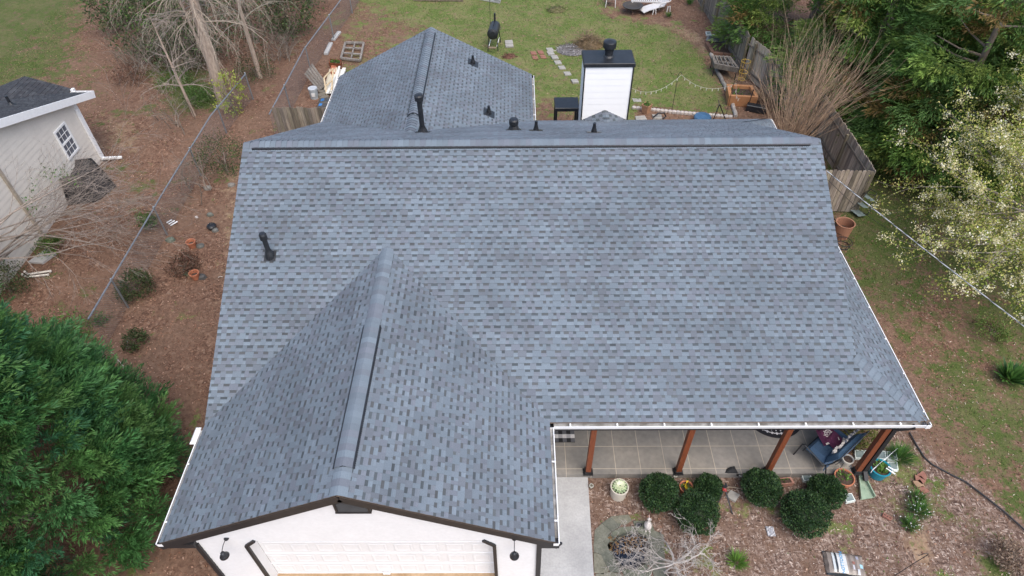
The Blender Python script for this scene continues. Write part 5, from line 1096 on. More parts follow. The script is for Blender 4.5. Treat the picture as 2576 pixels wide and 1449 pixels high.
# bits of stone, brick, bag, statue
mb = MB(); mb.box((0, 0, .03), (.2, .095, .06), bev=.004); c = at(2230, 1302)
for dx in (-.06, 0, .06): mb.lathe([(.02, .0605), (.02, .061), (.001, .0612)], 10, (dx, 0, 0), col=(.05, .02, .02), mi=1)
single('brick', mb, [rpv, MT['soil']], 'red brick with three holes lying on the wood chips', 'brick', (c.x, c.y, 0), math.radians(-38))
for lb, x, y, rz0, mt, k in (('red paver piece at the top of the stepping cluster', 2320, 1198, .3, rpv, 7), ('red paver piece second from the top of the stepping cluster', 2313, 1207, .9, rpv, 5), ('tan clover-shaped paver in the stepping cluster', 2310, 1219, .2, tpv, 8), ('lowest red paver piece of the stepping cluster', 2321, 1233, 1.2, rpv, 4)):
    c = at(x, y); mb = MB(); mb.prism([((.14 if i % 2 else .10)*math.cos(2*PI*i/k), (.14 if i % 2 or k < 6 else .085)*math.sin(2*PI*i/k)) for i in range(k)], -.02, .04); single('paver', mb, mt, lb, 'paver', (c.x, c.y, 0), rz0, 'scattered pavers right of the splash block')
c = at(1938, 1338); mb = MB(); n = 6; G = [Vector((.09*(-1+2*k/n), .12*(-1+2*j/n), .03+.03*math.sin(k*1.9+j*2.3)*(0 < j < n)*(0 < k < n))) for j in range(n+1) for k in range(n+1)]
mb.add(G, [(j*(n+1)+k, j*(n+1)+k+1, (j+1)*(n+1)+k+1, (j+1)*(n+1)+k) for j in range(n) for k in range(n)]); single('plastic_wrapper', mb, pm('clear_plastic', (.38, .38, .4), .15, .3, 25, spec=.8), 'crumpled clear plastic wrapper on the wood chips left of the soil bag', 'wrapper', (c.x, c.y, 0))
c = at(1628, 1328); o = thing('garden_statue', 'small white animal ornament at the upper edge of the stone pond', 'statue', (c.x, c.y, 0)); wm = pm('white_ceramic', (.62, .58, .55), .4, .12, 9)
mb = MB(); mb.lathe([(.02, .06), (.07, .07), (.09, .12), (.085, .18), (.05, .24), (.035, .28), (.01, .3)], 14, sy=1.25); mb.lathe([(.01, -.04), (.04, -.02), (.045, .01), (.03, .04), (.005, .06)], 12, (.015, .06, .31)); link('body', mb, wm, o, smooth=True)
mb = MB(); mb.tube([(.015, .1, .32), (.03, .17, .335)], [.02, .006], 7); link('snout', mb, pm('pink_ceramic', (.5, .33, .3), .4), o)
for s in (-1, 1): mb = MB(); mb.tube([(s*.04, -.02, .1), (s*.045, -.05, 0)], [.028, .022], 7); mb.box((s*.045, -.08, .012), (.04, .08, .024), bev=.008); link('leg', mb, wm, o)
for s in (-1, 1): mb = MB(); mb.tube([(.015+s*.03, .03, .35), (.015+s*.04, .02, .4)], [.014, .004], 6); link('ear', mb, wm, o)
c = at(1607, 1320, .05); mb = MB(); mb.lathe([(.02, 0), (.05, .01), (.055, .06), (.045, .07), (.02, .06)], 12, sx=1.5); single('black_dish', mb, MT['blackm'], 'small black dish beside the white animal ornament', 'dish', (c.x, c.y, 0))
# ------------------------------------------------------------------ stone pond
pc0 = at(1583, 1390); pond = thing('garden_pond', 'small dark pond ringed with flat grey-green flagstones', 'pond', (pc0.x, pc0.y, 0))
def pl_(quad): return [(at(*q).x-pc0.x, at(*q).y-pc0.y) for q in quad]
wq = pl_([(1540, 1375), (1556, 1354), (1585, 1343), (1612, 1350), (1624, 1374), (1620, 1415), (1598, 1430), (1566, 1426), (1548, 1402)])
STONES = [[(1497, 1335), (1514, 1318), (1537, 1338), (1519, 1362), (1495, 1368)], [(1516, 1316), (1540, 1300), (1572, 1305), (1556, 1326), (1540, 1337)], [(1538, 1300), (1580, 1296), (1588, 1310), (1572, 1320), (1552, 1316)],
 [(1540, 1340), (1562, 1328), (1592, 1326), (1598, 1342), (1566, 1350), (1548, 1366), (1534, 1362)], [(1494, 1370), (1520, 1364), (1532, 1344), (1540, 1366), (1530, 1386), (1512, 1394), (1496, 1388)], [(1512, 1396), (1526, 1386), (1540, 1384), (1548, 1412), (1560, 1440), (1534, 1436)],
 [(1494, 1392), (1512, 1398), (1530, 1436), (1516, 1444), (1496, 1440)], [(1594, 1312), (1636, 1312), (1644, 1334), (1620, 1348), (1600, 1334)], [(1622, 1350), (1646, 1336), (1668, 1346), (1670, 1374), (1644, 1392), (1628, 1376)], [(1630, 1380), (1642, 1394), (1668, 1380), (1672, 1410), (1640, 1424), (1624, 1416)],
 [(1500, 1446), (1536, 1440), (1562, 1446), (1574, 1470), (1510, 1480)], [(1566, 1434), (1600, 1434), (1622, 1422), (1638, 1436), (1630, 1470), (1580, 1470)], [(1640, 1428), (1672, 1414), (1676, 1450), (1650, 1466)]]
for k, s in enumerate(STONES):
    mb = MB(); ps_ = pl_(s); gx, gy_ = sum(p[0] for p in ps_)/len(ps_), sum(p[1] for p in ps_)/len(ps_); mb.prism([(gx+(p[0]-gx)*1.09, gy_+(p[1]-gy_)*1.09) for p in ps_], -.03, .008+.0045*(k % 4), [(1, 1, .95), (.8, .82, .78), (1.15, 1.1, 1), (.9, .95, .85)][k % 4], inset=.03); link('flagstone', mb, MT['stone'], pond)
mb = MB(); mb.add([(x, y, .012) for x, y in wq], [tuple(range(len(wq)))]); link('water', mb, MT['water'], pond)
mb = MB(); n = len(wq)
for k in range(n): a, b = wq[k], wq[(k+1) % n]; mb.quad((a[0], a[1], .01), (b[0], b[1], .01), (b[0]*1.05, b[1]*1.05, .07), (a[0]*1.05, a[1]*1.05, .07))
mb.prism([(x*1.28, y*1.28) for x, y in wq], -.02, .008); link('pond_rim', mb, pm('pond_liner', (.06, .06, .05), .8), pond)
nL = 220; q = rng.uniform(-1, 1, (nL, 2))*np.array([.42, .2])+np.array([0, .18]); mb = MB(); mb.arr(*leaves(np.concatenate([q, np.full((nL, 1), .022)], 1), rv(nL)*np.array([1, 1, .1]), .07, .035, pick([(.12, .07, .03), (.2, .11, .04), (.08, .05, .03)], nL), S=rv(nL)*np.array([1, 1, .1]))); o = link('floating_leaves', mb, MT['leaf'], pond); o['kind'] = 'stuff'
# black lawn edging
mb = MB(); pp = [at(*q, .04) for q in ((2288, 1088), (2306, 1120), (2325, 1150), (2345, 1168), (2385, 1190), (2430, 1212), (2480, 1250), (2530, 1290), (2580, 1335), (2640, 1390))]; mb.tube(pp, .022, 7); single('lawn_edging', mb, pm('black_edging', (.03, .03, .032), .6), 'black plastic lawn edging curving down the right side', 'edging')
# hose/lantern shade under the corner gutter
c = Vector((8.95, 8.5, 2.05)); mb = MB(); mb.lathe([(.06, .14), (.14, .1), (.17, .0), (.14, -.06), (.05, -.1)], 16, c); mb.tube([c+Vector((0, 0, .12)), c+Vector((0, 0, .32))], .012, 6); single('hanging_planter', mb, MT['black'], 'black hanging planter under the porch corner gutter', 'hanging planter')
# rack with glass shelves by the short fence
o = thing('glass_shelf_rack', 'thin black rack with three glass shelves lying against the short board fence', 'rack', (0, 0, 0)); mb = MB()
q = [at(2150, 528, .05), at(2182, 500, .9), at(2198, 534, .5), at(2160, 545, .05)]
e1, e2 = [at(2140, 526, .05), at(2174, 486, .9)], [at(2182, 540, .05), at(2212, 494, .6)]
e3, e4 = [at(2148, 520, .5), at(2190, 476, 1.2)], [at(2186, 530, .4), at(2206, 485, .9)]
for a, b in (e1, e2, e3, e4, (e1[0], e2[0]), (e1[1], e2[1]), (e1[0], e3[0]), (e2[0], e4[0]), (e3[1], e4[1]), (e1[1], e3[1])): mb.tube([a, b], .012, 6)
link('frame', mb, MT['blackm'], o)
for qd in (((2138, 527), (2158, 526), (2178, 542), (2160, 544)), ((2152, 507), (2166, 506), (2186, 523), (2172, 522)), ((2166, 488), (2178, 487), (2204, 507), (2190, 505))):
    z_ = .12 if qd[0][1] > 520 else (.45 if qd[0][1] > 500 else .75); P_ = [at(*x, z_) for x in qd]; mb = MB(); mb.add(P_+[p-Vector((0, 0, .012)) for p in P_], [(0, 1, 2, 3), (7, 6, 5, 4), (0, 4, 5, 1), (1, 5, 6, 2), (2, 6, 7, 3), (3, 7, 4, 0)]); link('glass_shelf', mb, MT['glassb'], o)
def wire_ring(label, px, py, r, h): p = at(px, py, h); mb = MB(); [mb.tube([(r*math.cos(a)*k, r*math.sin(a)*k, z) for a in np.linspace(0, 2*PI, 20)], .014, 5) for k, z in ((1, h), (.85, .03))]; [mb.tube([(r*math.cos(a), r*math.sin(a), h), (r*.85*math.cos(a), r*.85*math.sin(a), .03)], .008, 4) for a in np.linspace(0, 2*PI, 13)[:-1]]; return single('wire_basket', mb, MT['blackm'], label, 'wire basket', (p.x, p.y, 0), 0, 'wire baskets')
wire_ring('round black wire basket in the grass below the barrel planter', 2124, 608, .26, .2)
wire_ring('black wire basket beside the barrel planter, half hidden by the roof', 2088, 556, .22, .2)
# service cable
A_ = Vector((7.45, 14.3, 0)); A_ = atX(2080, 430, 7.62); B_ = at(2576, 803, 5.6); D_ = (B_-A_); B2 = A_+D_*2.2
mb = MB(); P_ = [A_.lerp(B2, t)-Vector((0, 0, .5*4*t*(1-t)*.25)) for t in np.linspace(0, 1, 40)]
mb.tube(P_, .010, 6, (.5, .5, .5)); tw = []
P2 = [A_.lerp(B2, t)-Vector((0, 0, .5*4*t*(1-t)*.25)) for t in np.linspace(0, 1, 260)]
for k in (0, PI): mb.tube([p+Vector((.012*math.sin(i*.45+k), 0, .012*math.cos(i*.45+k))) for i, p in enumerate(P2)], .005, 4, (.03, .03, .03) if k else (.2, .2, .2))
single('power_cable', mb, MT['any'], 'pale twisted overhead cable from the roof to the right edge', 'cable')
mb = MB(); q0, q1 = atX(2082, 452, 7.6), at(2240, 580, 1.2); mb.tube([q0.lerp(q1, t)-Vector((0, 0, .1*math.sin(PI*t))) for t in np.linspace(0, 1.15, 14)], .007, 5); single('thin_cable', mb, MT['blackm'], 'thin dark cable below the pale overhead one', 'cable')
# ------------------------------------------------------------------ back yard
# smoker
c = at(1243, 100, .35); o = thing('barrel_smoker', 'black barrel smoker grill standing on the back lawn', 'grill', (c.x, c.y, 0), math.radians(84))
mb = MB()
def hbar(mb, x0, x1, r, z, n=18, col=(1, 1, 1), sy=1.0):
    pr = [(x0-.06, r*.1), (x0-.05, r*.6), (x0, r), (x1, r), (x1+.05, r*.6), (x1+.06, r*.1)]; vs = [(x, rr*math.cos(2*PI*j/n)*sy, z+rr*math.sin(2*PI*j/n)) for x, rr in pr for j in range(n)]; k = len(pr)
    mb.add(vs, [(i*n+j, (i+1)*n+j, (i+1)*n+(j+1) % n, i*n+(j+1) % n) for i in range(k-1) for j in range(n)]+[tuple(range(n)), tuple((k-1)*n+j for j in range(n))[::-1]], col)
hbar(mb, -.5, .5, .27, .85); link('barrel', mb, MT['blackm'], o)
mb = MB(); mb.tube([(.45, 0, 1.05), (.47, 0, 1.5)], .05, 10); link('chimney_pipe', mb, MT['blackm'], o)
mb = MB(); mb.beam((-.1, 0, 1.13), (.1, 0, 1.13), .03, .03); mb.tube([(-.1, -.27, .95), (-.1, -.36, .95), (.1, -.36, .95), (.1, -.27, .95)], .012, 6); link('handle', mb, MT['blackm'], o)
for sx in (-1, 1):
    for sy in (-1, 1): mb = MB(); mb.tube([(sx*.42, sy*.2, .7), (sx*.5, sy*.26, 0)], .022, 6); link('leg', mb, MT['blackm'], o)
mb = MB(); mb.box((-.68, 0, .25), (.14, .4, .03), (.2, .15, .1)); mb.tube([(-.5, -.2, .25), (.5, -.2, .25)], .014, 6); mb.tube([(-.5, .2, .25), (.5, .2, .25)], .014, 6); link('shelf', mb, MT['any'], o)
# wind spinner with blades
c = at(1236, 96); o = thing('wind_spinner', 'thin pole with grey spinner blades behind the smoker', 'spinner', (c.x-.05, c.y+.25, 0)); mb = MB(); mb.tube([(0, 0, -.1), (.02, 0, 1.9)], .012, 6); link('pole', mb, MT['blackm'], o)
for k, (dx, dy) in enumerate(((.5, .14), (-.45, .1), (.2, -.2), (-.4, -.06), (.75, .35))):
    mb = MB(); u = Vector((dx, dy, 0)); v = Vector((-dy, dx, 0)).normalized()*.05; a = Vector((0.02, 0, 1.9)); mb.add([a+u*.25-v+Vector((0, 0, .02)), a+u-v, a+u*1.05+v, a+u*.3+v+Vector((0, 0, .03))], [(0, 1, 2, 3)]); mb.tube([a, a+u], .008, 4); link('blade', mb, pm('spinner_metal', (.3, .31, .3), .35, metal=.3) if 'spinner_metal' not in bpy.data.materials else bpy.data.materials['spinner_metal'], o)
# pavers
for k, (x, y) in enumerate(((1384, 124), (1386, 133), (1396, 143), (1404, 156), (1414, 169), (1428, 168+16), (1447, 203))):
    lbs = ('grey paver at the far end of the lawn path, beside the ash pile', 'second grey lawn paver from the far end of the path', 'third grey lawn paver from the far end of the path', 'middle grey paver of the lawn path', 'grey lawn paver just after the middle of the path, towards the house', 'grey paver next to last before the chimney', 'grey paver nearest the chimney')
    s = 9; flat('paver', lbs[k], 'paver', ((x-s-2, y-s*.42), (x+s-4, y-s*.5), (x+s+1, y+s*.4), (x-s+3, y+s*.5)), .035, pv, 'pavers of the path across the lawn')
for k, (x, y) in enumerate(((1342, 133), (1360, 131), (1346, 144), (1366, 142))):
    lbs = ('red lawn paver, back left of the four', 'red lawn paver, back right of the four', 'red lawn paver, front left of the four', 'red lawn paver, front right of the four'); flat('paver', lbs[k], 'paver', ((x-9, y-4), (x+5, y-4), (x+9, y+4), (x-5, y+4)), .035, rpv, 'red pavers on the lawn')
flat('paver', 'pale double concrete slab beside the smoker', 'paver', ((1270, 101), (1289, 100), (1291, 108), (1271, 109)), .04, pv); flat('paver', 'pale concrete slab in front of the double slab by the smoker', 'paver', ((1271, 110), (1290, 109), (1292, 116), (1272, 117)), .04, pv)
flat('stepping_stone', 'grey stone behind the gutter right of the chimney', 'stone', ((1598, 292), (1622, 290), (1628, 300), (1600, 302)), .04, pv); flat('stepping_stone', 'grey stone to the right of the tan square planter', 'stone', ((1640, 287), (1664, 288), (1666, 298), (1644, 298)), .04, pv); flat('stepping_stone', 'grey stone in the grass between the chimney and the string lights', 'stone', ((1590, 247), (1612, 248), (1614, 256), (1594, 256)), .03, pv)
# leaf pile, brush pile with ash
def pile(name, label, cat, px, py, R, Hh, n, pal, ln, wd, stk=0, scol=(.2, .15, .1)):
    c = at(px, py); a = rng.uniform(0, 2*PI, n); q = np.sqrt(rng.uniform(0, 1, n)); P = np.stack([q*R*np.cos(a), q*R*.8*np.sin(a), (1-q**2)*Hh*rng.uniform(.2, 1, n)], 1); A = rv(n)*np.array([1, 1, .35])
    o = thing(name, label, cat, (c.x, c.y, 0)); mb = MB(); mb.arr(*leaves(P, A, ln*rng.uniform(.6, 1.4, n), wd, pick(pal, n, .3))); mb.lathe([(R, -.02), (R*.7, Hh*.35), (R*.3, Hh*.6), (.02, Hh*.7)], 14, sy=.8, col=pal[0]); link('heap', mb, MT['leaf'], o)
    if stk:
        mb = MB(); Rn = random.Random(int(px))
        for k in range(stk): aa = Rn.uniform(0, 6.3); r0 = Rn.uniform(0, R*.6); p = Vector((r0*math.cos(aa), r0*math.sin(aa), Rn.uniform(.05, Hh))); b = Rn.uniform(0, 6.3); l = Rn.uniform(.4, 1.3); q1 = p+Vector((math.cos(b)*l*.5, math.sin(b)*l*.5, Rn.uniform(-.1, .25))); mb.tube([p, q1, q1+Vector((math.cos(b+.3)*l*.5, math.sin(b+.3)*l*.5, Rn.uniform(-.15, .1)))], [.012, .009, .004], 4, scol)
        link('sticks', mb, MT['twig'], o)
pile('leaf_pile', 'small reddish pile of leaves on the lawn right of the rear wing', 'pile', 1282, 143, .32, .16, 220, [(.14, .07, .05), (.2, .11, .08), (.1, .05, .035)], .16, .03)
pile('brush_pile', 'heap of brown brush and twigs on the ash patch', 'pile', 1482, 114, .75, .55, 900, [(.13, .09, .05), (.18, .13, .08), (.1, .09, .04), (.22, .17, .1)], .35, .02, 70, (.22, .16, .1))
pile('ash_pile', 'grey ash and burnt bits left of the brush heap', 'pile', 1440, 124, .85, .07, 900, [(.16, .15, .15), (.28, .27, .27), (.07, .065, .06), (.4, .39, .4)], .08, .035, 14, (.12, .11, .1))
pile('weed_patch', 'patch of dry weeds at the far edge of the lawn', 'pile', 1400, 25, .5, .2, 260, [(.12, .11, .05), (.17, .14, .08), (.06, .09, .02)], .2, .03)
# deck platform and ramp at the top edge
a, b = at(1040, 2), at(1165, 4); o = thing('low_deck', 'weathered low timber deck at the top edge of the yard', 'deck', (a.x, a.y, 0)); d = b-a; mb = MB(); n = 26
mb.beam((0, 0, .11), (d.x, d.y, .11), .06, .2, (.16, .13, .1)); link('rim_board', mb, MT['weather'], o); mb = MB()
for k in range(n): t0 = .02+d.x*k/n; mb.box((t0+d.x/n/2, 1.55, .215), (d.x/n-.012, 3.0, .03), jit_((.15, .12, .095), random, 0.250))
link('planks', mb, MT['weather'], o); mb = MB(); mb.box((d.x-.06, 0, .1), (.12, .12, .3), (.2, .18, .15)); link('post', mb, MT['weather'], o)
mb = MB(); q = [at(1175, -8), at(1196, -3), at(1258, 8), at(1264, -12), at(1200, -18)]; c = q[2]; mb.prism([(v.x-c.x, v.y-c.y) for v in q], -.02, .16); mb.beam(q[1]-c+Vector((0, 0, .17)), q[2]-c+Vector((0, 0, .17)), .05, .05, (2, 1.8, 1.6)); single('low_platform', mb, MT['concrete'], 'dark grey low platform beside the timber deck at the top edge', 'platform', (c.x, c.y, 0))
# wooden frames and boards on the left of the back yard
q = [at(858, 146, .12), at(906, 152, .12), at(915, 108, .12), at(869, 107, .12)]; c = sum(q, Vector())/4; c.z = 0; o = thing('wood_frame', 'grey timber frame with six openings lying on the lawn edge', 'timber frame', c); Z = Vector((0, 0, 1)); mb = MB(); P_ = [v-c for v in q]
for k in range(4): mb.beam(P_[k], P_[(k+1) % 4], .09, .09, (.22, .2, .18))
link('outer_frame', mb, MT['weather'], o); mb = MB()
for t in (1/3, 2/3): mb.beam(P_[0].lerp(P_[3], t), P_[1].lerp(P_[2], t), .08, .06, (.24, .22, .2))
mb.beam(P_[0].lerp(P_[1], .52), P_[3].lerp(P_[2], .52), .06, .06, (.22, .2, .18)); link('slats', mb, MT['weather'], o)
for lb, a_, b_ in (('upper pale concrete curb board along the chain-link fence', (854, 82), (838, 103)), ('lower pale concrete curb board along the chain-link fence', (833, 110), (820, 138))):
    a, b = at(*a_), at(*b_); mb = MB(); mb.beam(Vector((0, 0, .04)), b-a+Vector((0, 0, .04)), .2, .09); single('curb_board', mb, MT['concrete'], lb, 'board', a, 0, 'curb boards by the chain-link fence')
# leaning pallet
q = [at(766, 185, .9), at(803, 228, .1), at(822, 213, .1), at(784, 160, 1.0)]; mb = MB()
for t in np.linspace(.04, .96, 5): mb.beam(q[0].lerp(q[3], t), q[1].lerp(q[2], t), .1, .025, (.17, .155, .14), up=(.3, -.5, .8))
for t in (.05, .5, .95): mb.beam(q[0].lerp(q[1], t)-Vector((0, 0, .06)), q[3].lerp(q[2], t)-Vector((0, 0, .06)), .04, .08, (.13, .12, .1))
single('pallet', mb, MT['weather'], 'grey slatted pallet leaning against the chain-link fence', 'pallet')
box_planter('planter_box', 'small wooden box of grass beyond the leaning pallet', 'planter', ((827, 158), (857, 161), (859, 151), (830, 147)), .25, 'cedar', plant=90)
box_planter('planter_box', 'terracotta-coloured box beside the leaning pallet', 'planter', ((830, 180), (842, 184), (846, 166), (834, 164)), .3, 'terra', soilmat='terra')
# white boards
for k in range(11):
    x = 826+k*3.1; a, b = at(x-9+random.uniform(-3, 3), 242+random.uniform(-6, 4)), at(x+12+random.uniform(-6, 5), 180+random.uniform(-5, 12)); mb = MB(); z = .06+.05*(k % 4); mb.beam(Vector((0, 0, z)), b-a+Vector((0, 0, z+.05*(k % 3))), random.choice((.09, .12, .15)), .03, jit_(((.66, .65, .6) if k > 2 else (.55, .5, .38)), random, 0.100)); single('white_board', mb, MT['any'], 'white painted board in the pile beside the rear wing', 'board', a, 0, 'pile of white boards beside the rear wing')
mb = MB(); A_, B_, C_, D__ = at(815, 196, .7), at(822, 238, .1), at(834, 232, .1), at(838, 172, .8)
for a, b in ((A_, B_), (D__, C_), (A_, D__), (A_.lerp(B_, .5), D__.lerp(C_, .5))): mb.beam(a, b, .06, .04, (.5, .4, .26))
single('timber_frame', mb, MT['any'], 'pale new timber frame leaning between the pallet and the white boards', 'timber frame')
for k, (x, y, lb) in enumerate(((814, 236, 'upper flat stone in the stack below the bucket'), (810, 244, 'middle flat stone in the stack below the bucket'), (818, 250, 'lower flat stone in the stack below the bucket'))):
    c = at(x, y); mb = MB(); mb.prism([(.24*math.cos(a)*(1+.1*math.sin(3*a)), .15*math.sin(a)) for a in np.linspace(0, 2*PI, 9)[:-1]], -.02, .14, (.16, .14, .11), inset=.1); single('flat_stone', mb, MT['any'], lb, 'stone', (c.x, c.y, 0), .3*k, 'flat stones below the bucket')
def sbag(name, label, px, py, sz, rz0, col, band=None, grp=None):
    c = at(px, py, .1); o = thing(name, label, 'bag', (c.x, c.y, 0), rz0, grp); mb = MB(); cushion(mb, (0, 0, .1), (sz[0], sz[1], .14), col, puff=.03); link('bag', mb, MT['glossy'], o)
    if band: mb = MB(); cushion(mb, (-sz[0]*.22, 0, .105), (sz[0]*.3, sz[1]*.7, .145), band, puff=.03); link('printed_panel', mb, MT['glossy'], o)
    return o
sbag('soil_bag', 'dark bag with a blue panel at the left gutter of the rear wing', 822, 255, (.75, .45), .1, (.06, .058, .055), (.03, .13, .32), 'bags beside the rear wing')
sbag('soil_bag', 'dark bag with a bright blue label nearest the board gate', 816, 268, (.7, .42), -.05, (.07, .065, .06), (.05, .2, .48), 'bags beside the rear wing')
sbag('soil_bag', 'black bag with green edge beyond the brick bed', 1797, 99, (.8, .55), -.3, (.05, .05, .058), None, 'black bags beyond the brick bed')
sbag('soil_bag', 'plain black bag nearer the evergreen', 1831, 104, (.75, .55), -.4, (.055, .052, .06), None, 'black bags beyond the brick bed')
for k, (x, y) in enumerate(((1782, 83), (1795, 90))): block(('left', 'right')[k]+' glass block of the pair beyond the black bags', ((x-7, y-4), (x+5, y-4), (x+8, y+4), (x-5, y+4)), .08, group='glass blocks by the black bags')
# brick bed
q = [(1776, 113), (1792, 140), (1845, 145), (1840, 122), (1830, 112)]; c = at(1810, 128); o = thing('brick_bed', 'dark soil bed edged with red-brown bricks under the black bags', 'garden bed', (c.x, c.y, 0)); P_ = [at(*v)-c for v in q]; mb = MB(); mb.add([v+Vector((0, 0, .1)) for v in P_], [tuple(range(5))[::-1]]); link('soil', mb, pm('bed_soil', (.05, .03, .022), .95, .4, 14, bump=.6, col2=(.11, .07, .05)), o); mb = MB()
for k in range(4):
    a, b = P_[k], P_[k+1]; n = max(2, int((b-a).length/.5))
    for j in range(n): mb.beam(a.lerp(b, (j+.03)/n)+Vector((0, 0, .09)), a.lerp(b, (j+.97)/n)+Vector((0, 0, .09)), .16, .2, jit_((.2, .11, .075), random, 0.200))
link('edging', mb, MT['any'], o)
# grey elevated planter
o = box_planter('elevated_planter', 'grey slatted planter table on thin black legs', 'planter', ((1797, 152+8), (1860, 164+8), (1838, 141), (1790, 139)), .62, 'weather', wall=.12, soilz=.75, zb=.38)
for v in o.children[0].data.color_attributes['Col'].data: v.color = (.17, .15, .13, 1)
P_ = [at(x, y, .62)-Vector((o.location.x, o.location.y, .62)) for x, y in ((1797, 160), (1860, 172), (1838, 141), (1790, 139))]
mb = MB()
for t in (.2, .4, .6, .8): mb.beam(P_[3].lerp(P_[2], t)+Vector((0, 0, .6)), P_[0].lerp(P_[1], t)+Vector((0, 0, .6)), .04, .08, (.2, .18, .155))
mb.beam(P_[3].lerp(P_[0], .6)+Vector((0, 0, .6)), P_[2].lerp(P_[1], .6)+Vector((0, 0, .6)), .04, .08, (.2, .18, .155)); link('dividers', mb, MT['weather'], o)
for p in P_: mb = MB(); mb.tube([p*.88+Vector((0, 0, .4)), p*.88], .022, 6); link('leg', mb, MT['blackm'], o)
o = box_planter('raised_bed', 'orange cedar raised bed with soil and a trellis', 'raised bed', ((1834, 241), (1909, 245), (1893, 214), (1828, 211)), .5, pm('new_cedar', (.36, .16, .07), .6, .2, 6, col2=(.45, .23, .11)), wall=.14, soilz=.72, plant=40)
# log edging, scalloped edging
pts_ = [at(*q) for q in ((1788, 138), (1796, 160), (1801, 178), (1805, 186), (1818, 210), (1827, 228), (1836, 252), (1846, 280), (1850, 296))]
for k, (lb, cl) in enumerate((('pale first log of the edging, nearest the brick bed', (.42, .38, .33)), ('second pale log of the edging beside the grey planter table', (.42, .38, .33)), ('short curved grey log of the edging', (.2, .18, .16)), ('grey log of the edging beside the planter table legs', (.22, .2, .18)), ('grey log of the edging beside the raised bed', (.25, .23, .2)), ('grey log of the edging along the cedar bed', (.3, .27, .24)), ('pale log of the edging nearest the string light pole', (.34, .31, .28)), ('last log of the edging at the lawn corner', (.34, .31, .28)))):
    a, b = pts_[k], pts_[k+1]; d = (b-a); mb = MB(); mb.tube([Vector((0, 0, .06)), d*.5+Vector((.02, 0, .07)), d*.97+Vector((0, 0, .06))], [.085, .09, .08], 8, cl); single('edging_log', mb, MT['twig'], lb, 'log', a, 0, 'logs edging the lawn')
mb = MB(); p0, p1, p2 = at(1590, 272), at(1690, 283), at(1842, 296); n1_, n2_ = 10, 15
for k in range(n1_): a = p0.lerp(p1, (k+.5)/n1_); mb.lathe([(.085, -.02), (.085, .07), (.06, .1), (.01, .11)], 8, a, (.42, .38, .35), sx=1.25)
for k in range(n2_): a = p1.lerp(p2, (k+.5)/n2_); mb.lathe([(.085, -.02), (.085, .07), (.06, .1), (.01, .11)], 8, a, (.44, .4, .37), sx=1.25)
single('scalloped_edging', mb, MT['any'], 'pale scalloped stone edging along the near side of the lawn', 'edging')
# string lights with poles
H1, H2 = at(1690, 278), at(1826, 290); hp = 1.5
def pole(label, base, h, bend=(0, 0)):
    mb = MB(); mb.tube([(0, 0, -.1), (0, 0, h-.1), (.02, 0, h), (.08, 0, h+.05), (.13, 0, h), (.13, 0, h-.06)], .011, 6); return single('light_pole', mb, MT['blackm'], label, 'pole', (base.x, base.y, 0), 0, 'poles holding the string lights')
pole('black pole on the lawn holding up the string lights', H1, 1.75); pole('black pole beside the cedar bed at the end of the string lights', H2, 1.6)
o = thing('string_lights', 'string of white bulbs drooping between the chimney and the black poles', 'string lights', (0, 0, 0)); e0 = atY(1590, 222, 23.2); e1 = Vector((H1.x+.13, H1.y, 1.68)); e2 = at(1862, 247, .9); e3 = Vector((H2.x+.1, H2.y, 1.5))
segs_ = [(e0, e1, .42, 9), (e1, e3, .42, 9), (e3, e2, .25, 3)]; mb = MB(); mbb = []
for a, b, sag, nb_ in segs_:
    mb.tube([a.lerp(b, t)-Vector((0, 0, sag*4*t*(1-t))) for t in np.linspace(0, 1, 20)], .007, 5, (.45, .44, .38))
    for k in range(nb_): t = (k+.7)/(nb_+.4); mbb.append(a.lerp(b, t)-Vector((0, 0, sag*4*t*(1-t))))
link('cord', mb, MT['any'], o)
for p in mbb: mb = MB(); mb.lathe([(.01, -.12), (.017, -.09), (.02, -.06), (.01, -.03), (.01, 0)], 8, p, (.6, .58, .5)); link('bulb', mb, MT['glossy'], o)
# tomato cage
c = at(1868, 222); o = thing('tomato_cage', 'yellow wire plant cage in the cedar bed', 'plant cage', (c.x-.15, c.y, .36)); mb = MB()
for z, r in ((.1, .14), (.45, .19), (.95, .2)): mb.tube([(r*math.cos(a), r*math.sin(a), z) for a in np.linspace(0, 2*PI, 18)], .012, 5, (.5, .33, .06))
for a in (0, 1.57, 3.14, 4.71): mb.tube([(.13*math.cos(a), .13*math.sin(a), 0), (.21*math.cos(a), .21*math.sin(a), .98)], .011, 5, (.45, .3, .08))
link('wires', mb, MT['any'], o)
# A-frame swing stand, black trough with rods
mb = MB(); t = at(1810, 262, 1.3); [mb.tube([t, at(*q)], .022, 6) for q in ((1795, 300), (1826, 304))]; mb.tube([t-Vector((0, 0, .05)), t+Vector((.1, .5, -.1))], .015, 6); single('a_frame_stand', mb, MT['blackm'], 'black A-shaped stand just beyond the back gutter', 'stand')
o = thing('black_trough', 'black trough with three upright rods right of the cedar bed', 'trough', at(1901, 280), math.radians(-22)); mb = MB(); mb.box((0, 0, .15), (.85, .3, .3), bev=.03); mb.box((0, 0, .305), (.72, .18, .02)); link('trough', mb, MT['blackm'], o)
for x in (-.36, -.05, .25): mb = MB(); mb.tube([(x, 0, .3), (x+.03, 0, .95)], .018, 6); mb.lathe([(.03, .93), (.03, .97)], 8, (x+.03, 0, 0)); link('rod', mb, MT['blackm'], o)
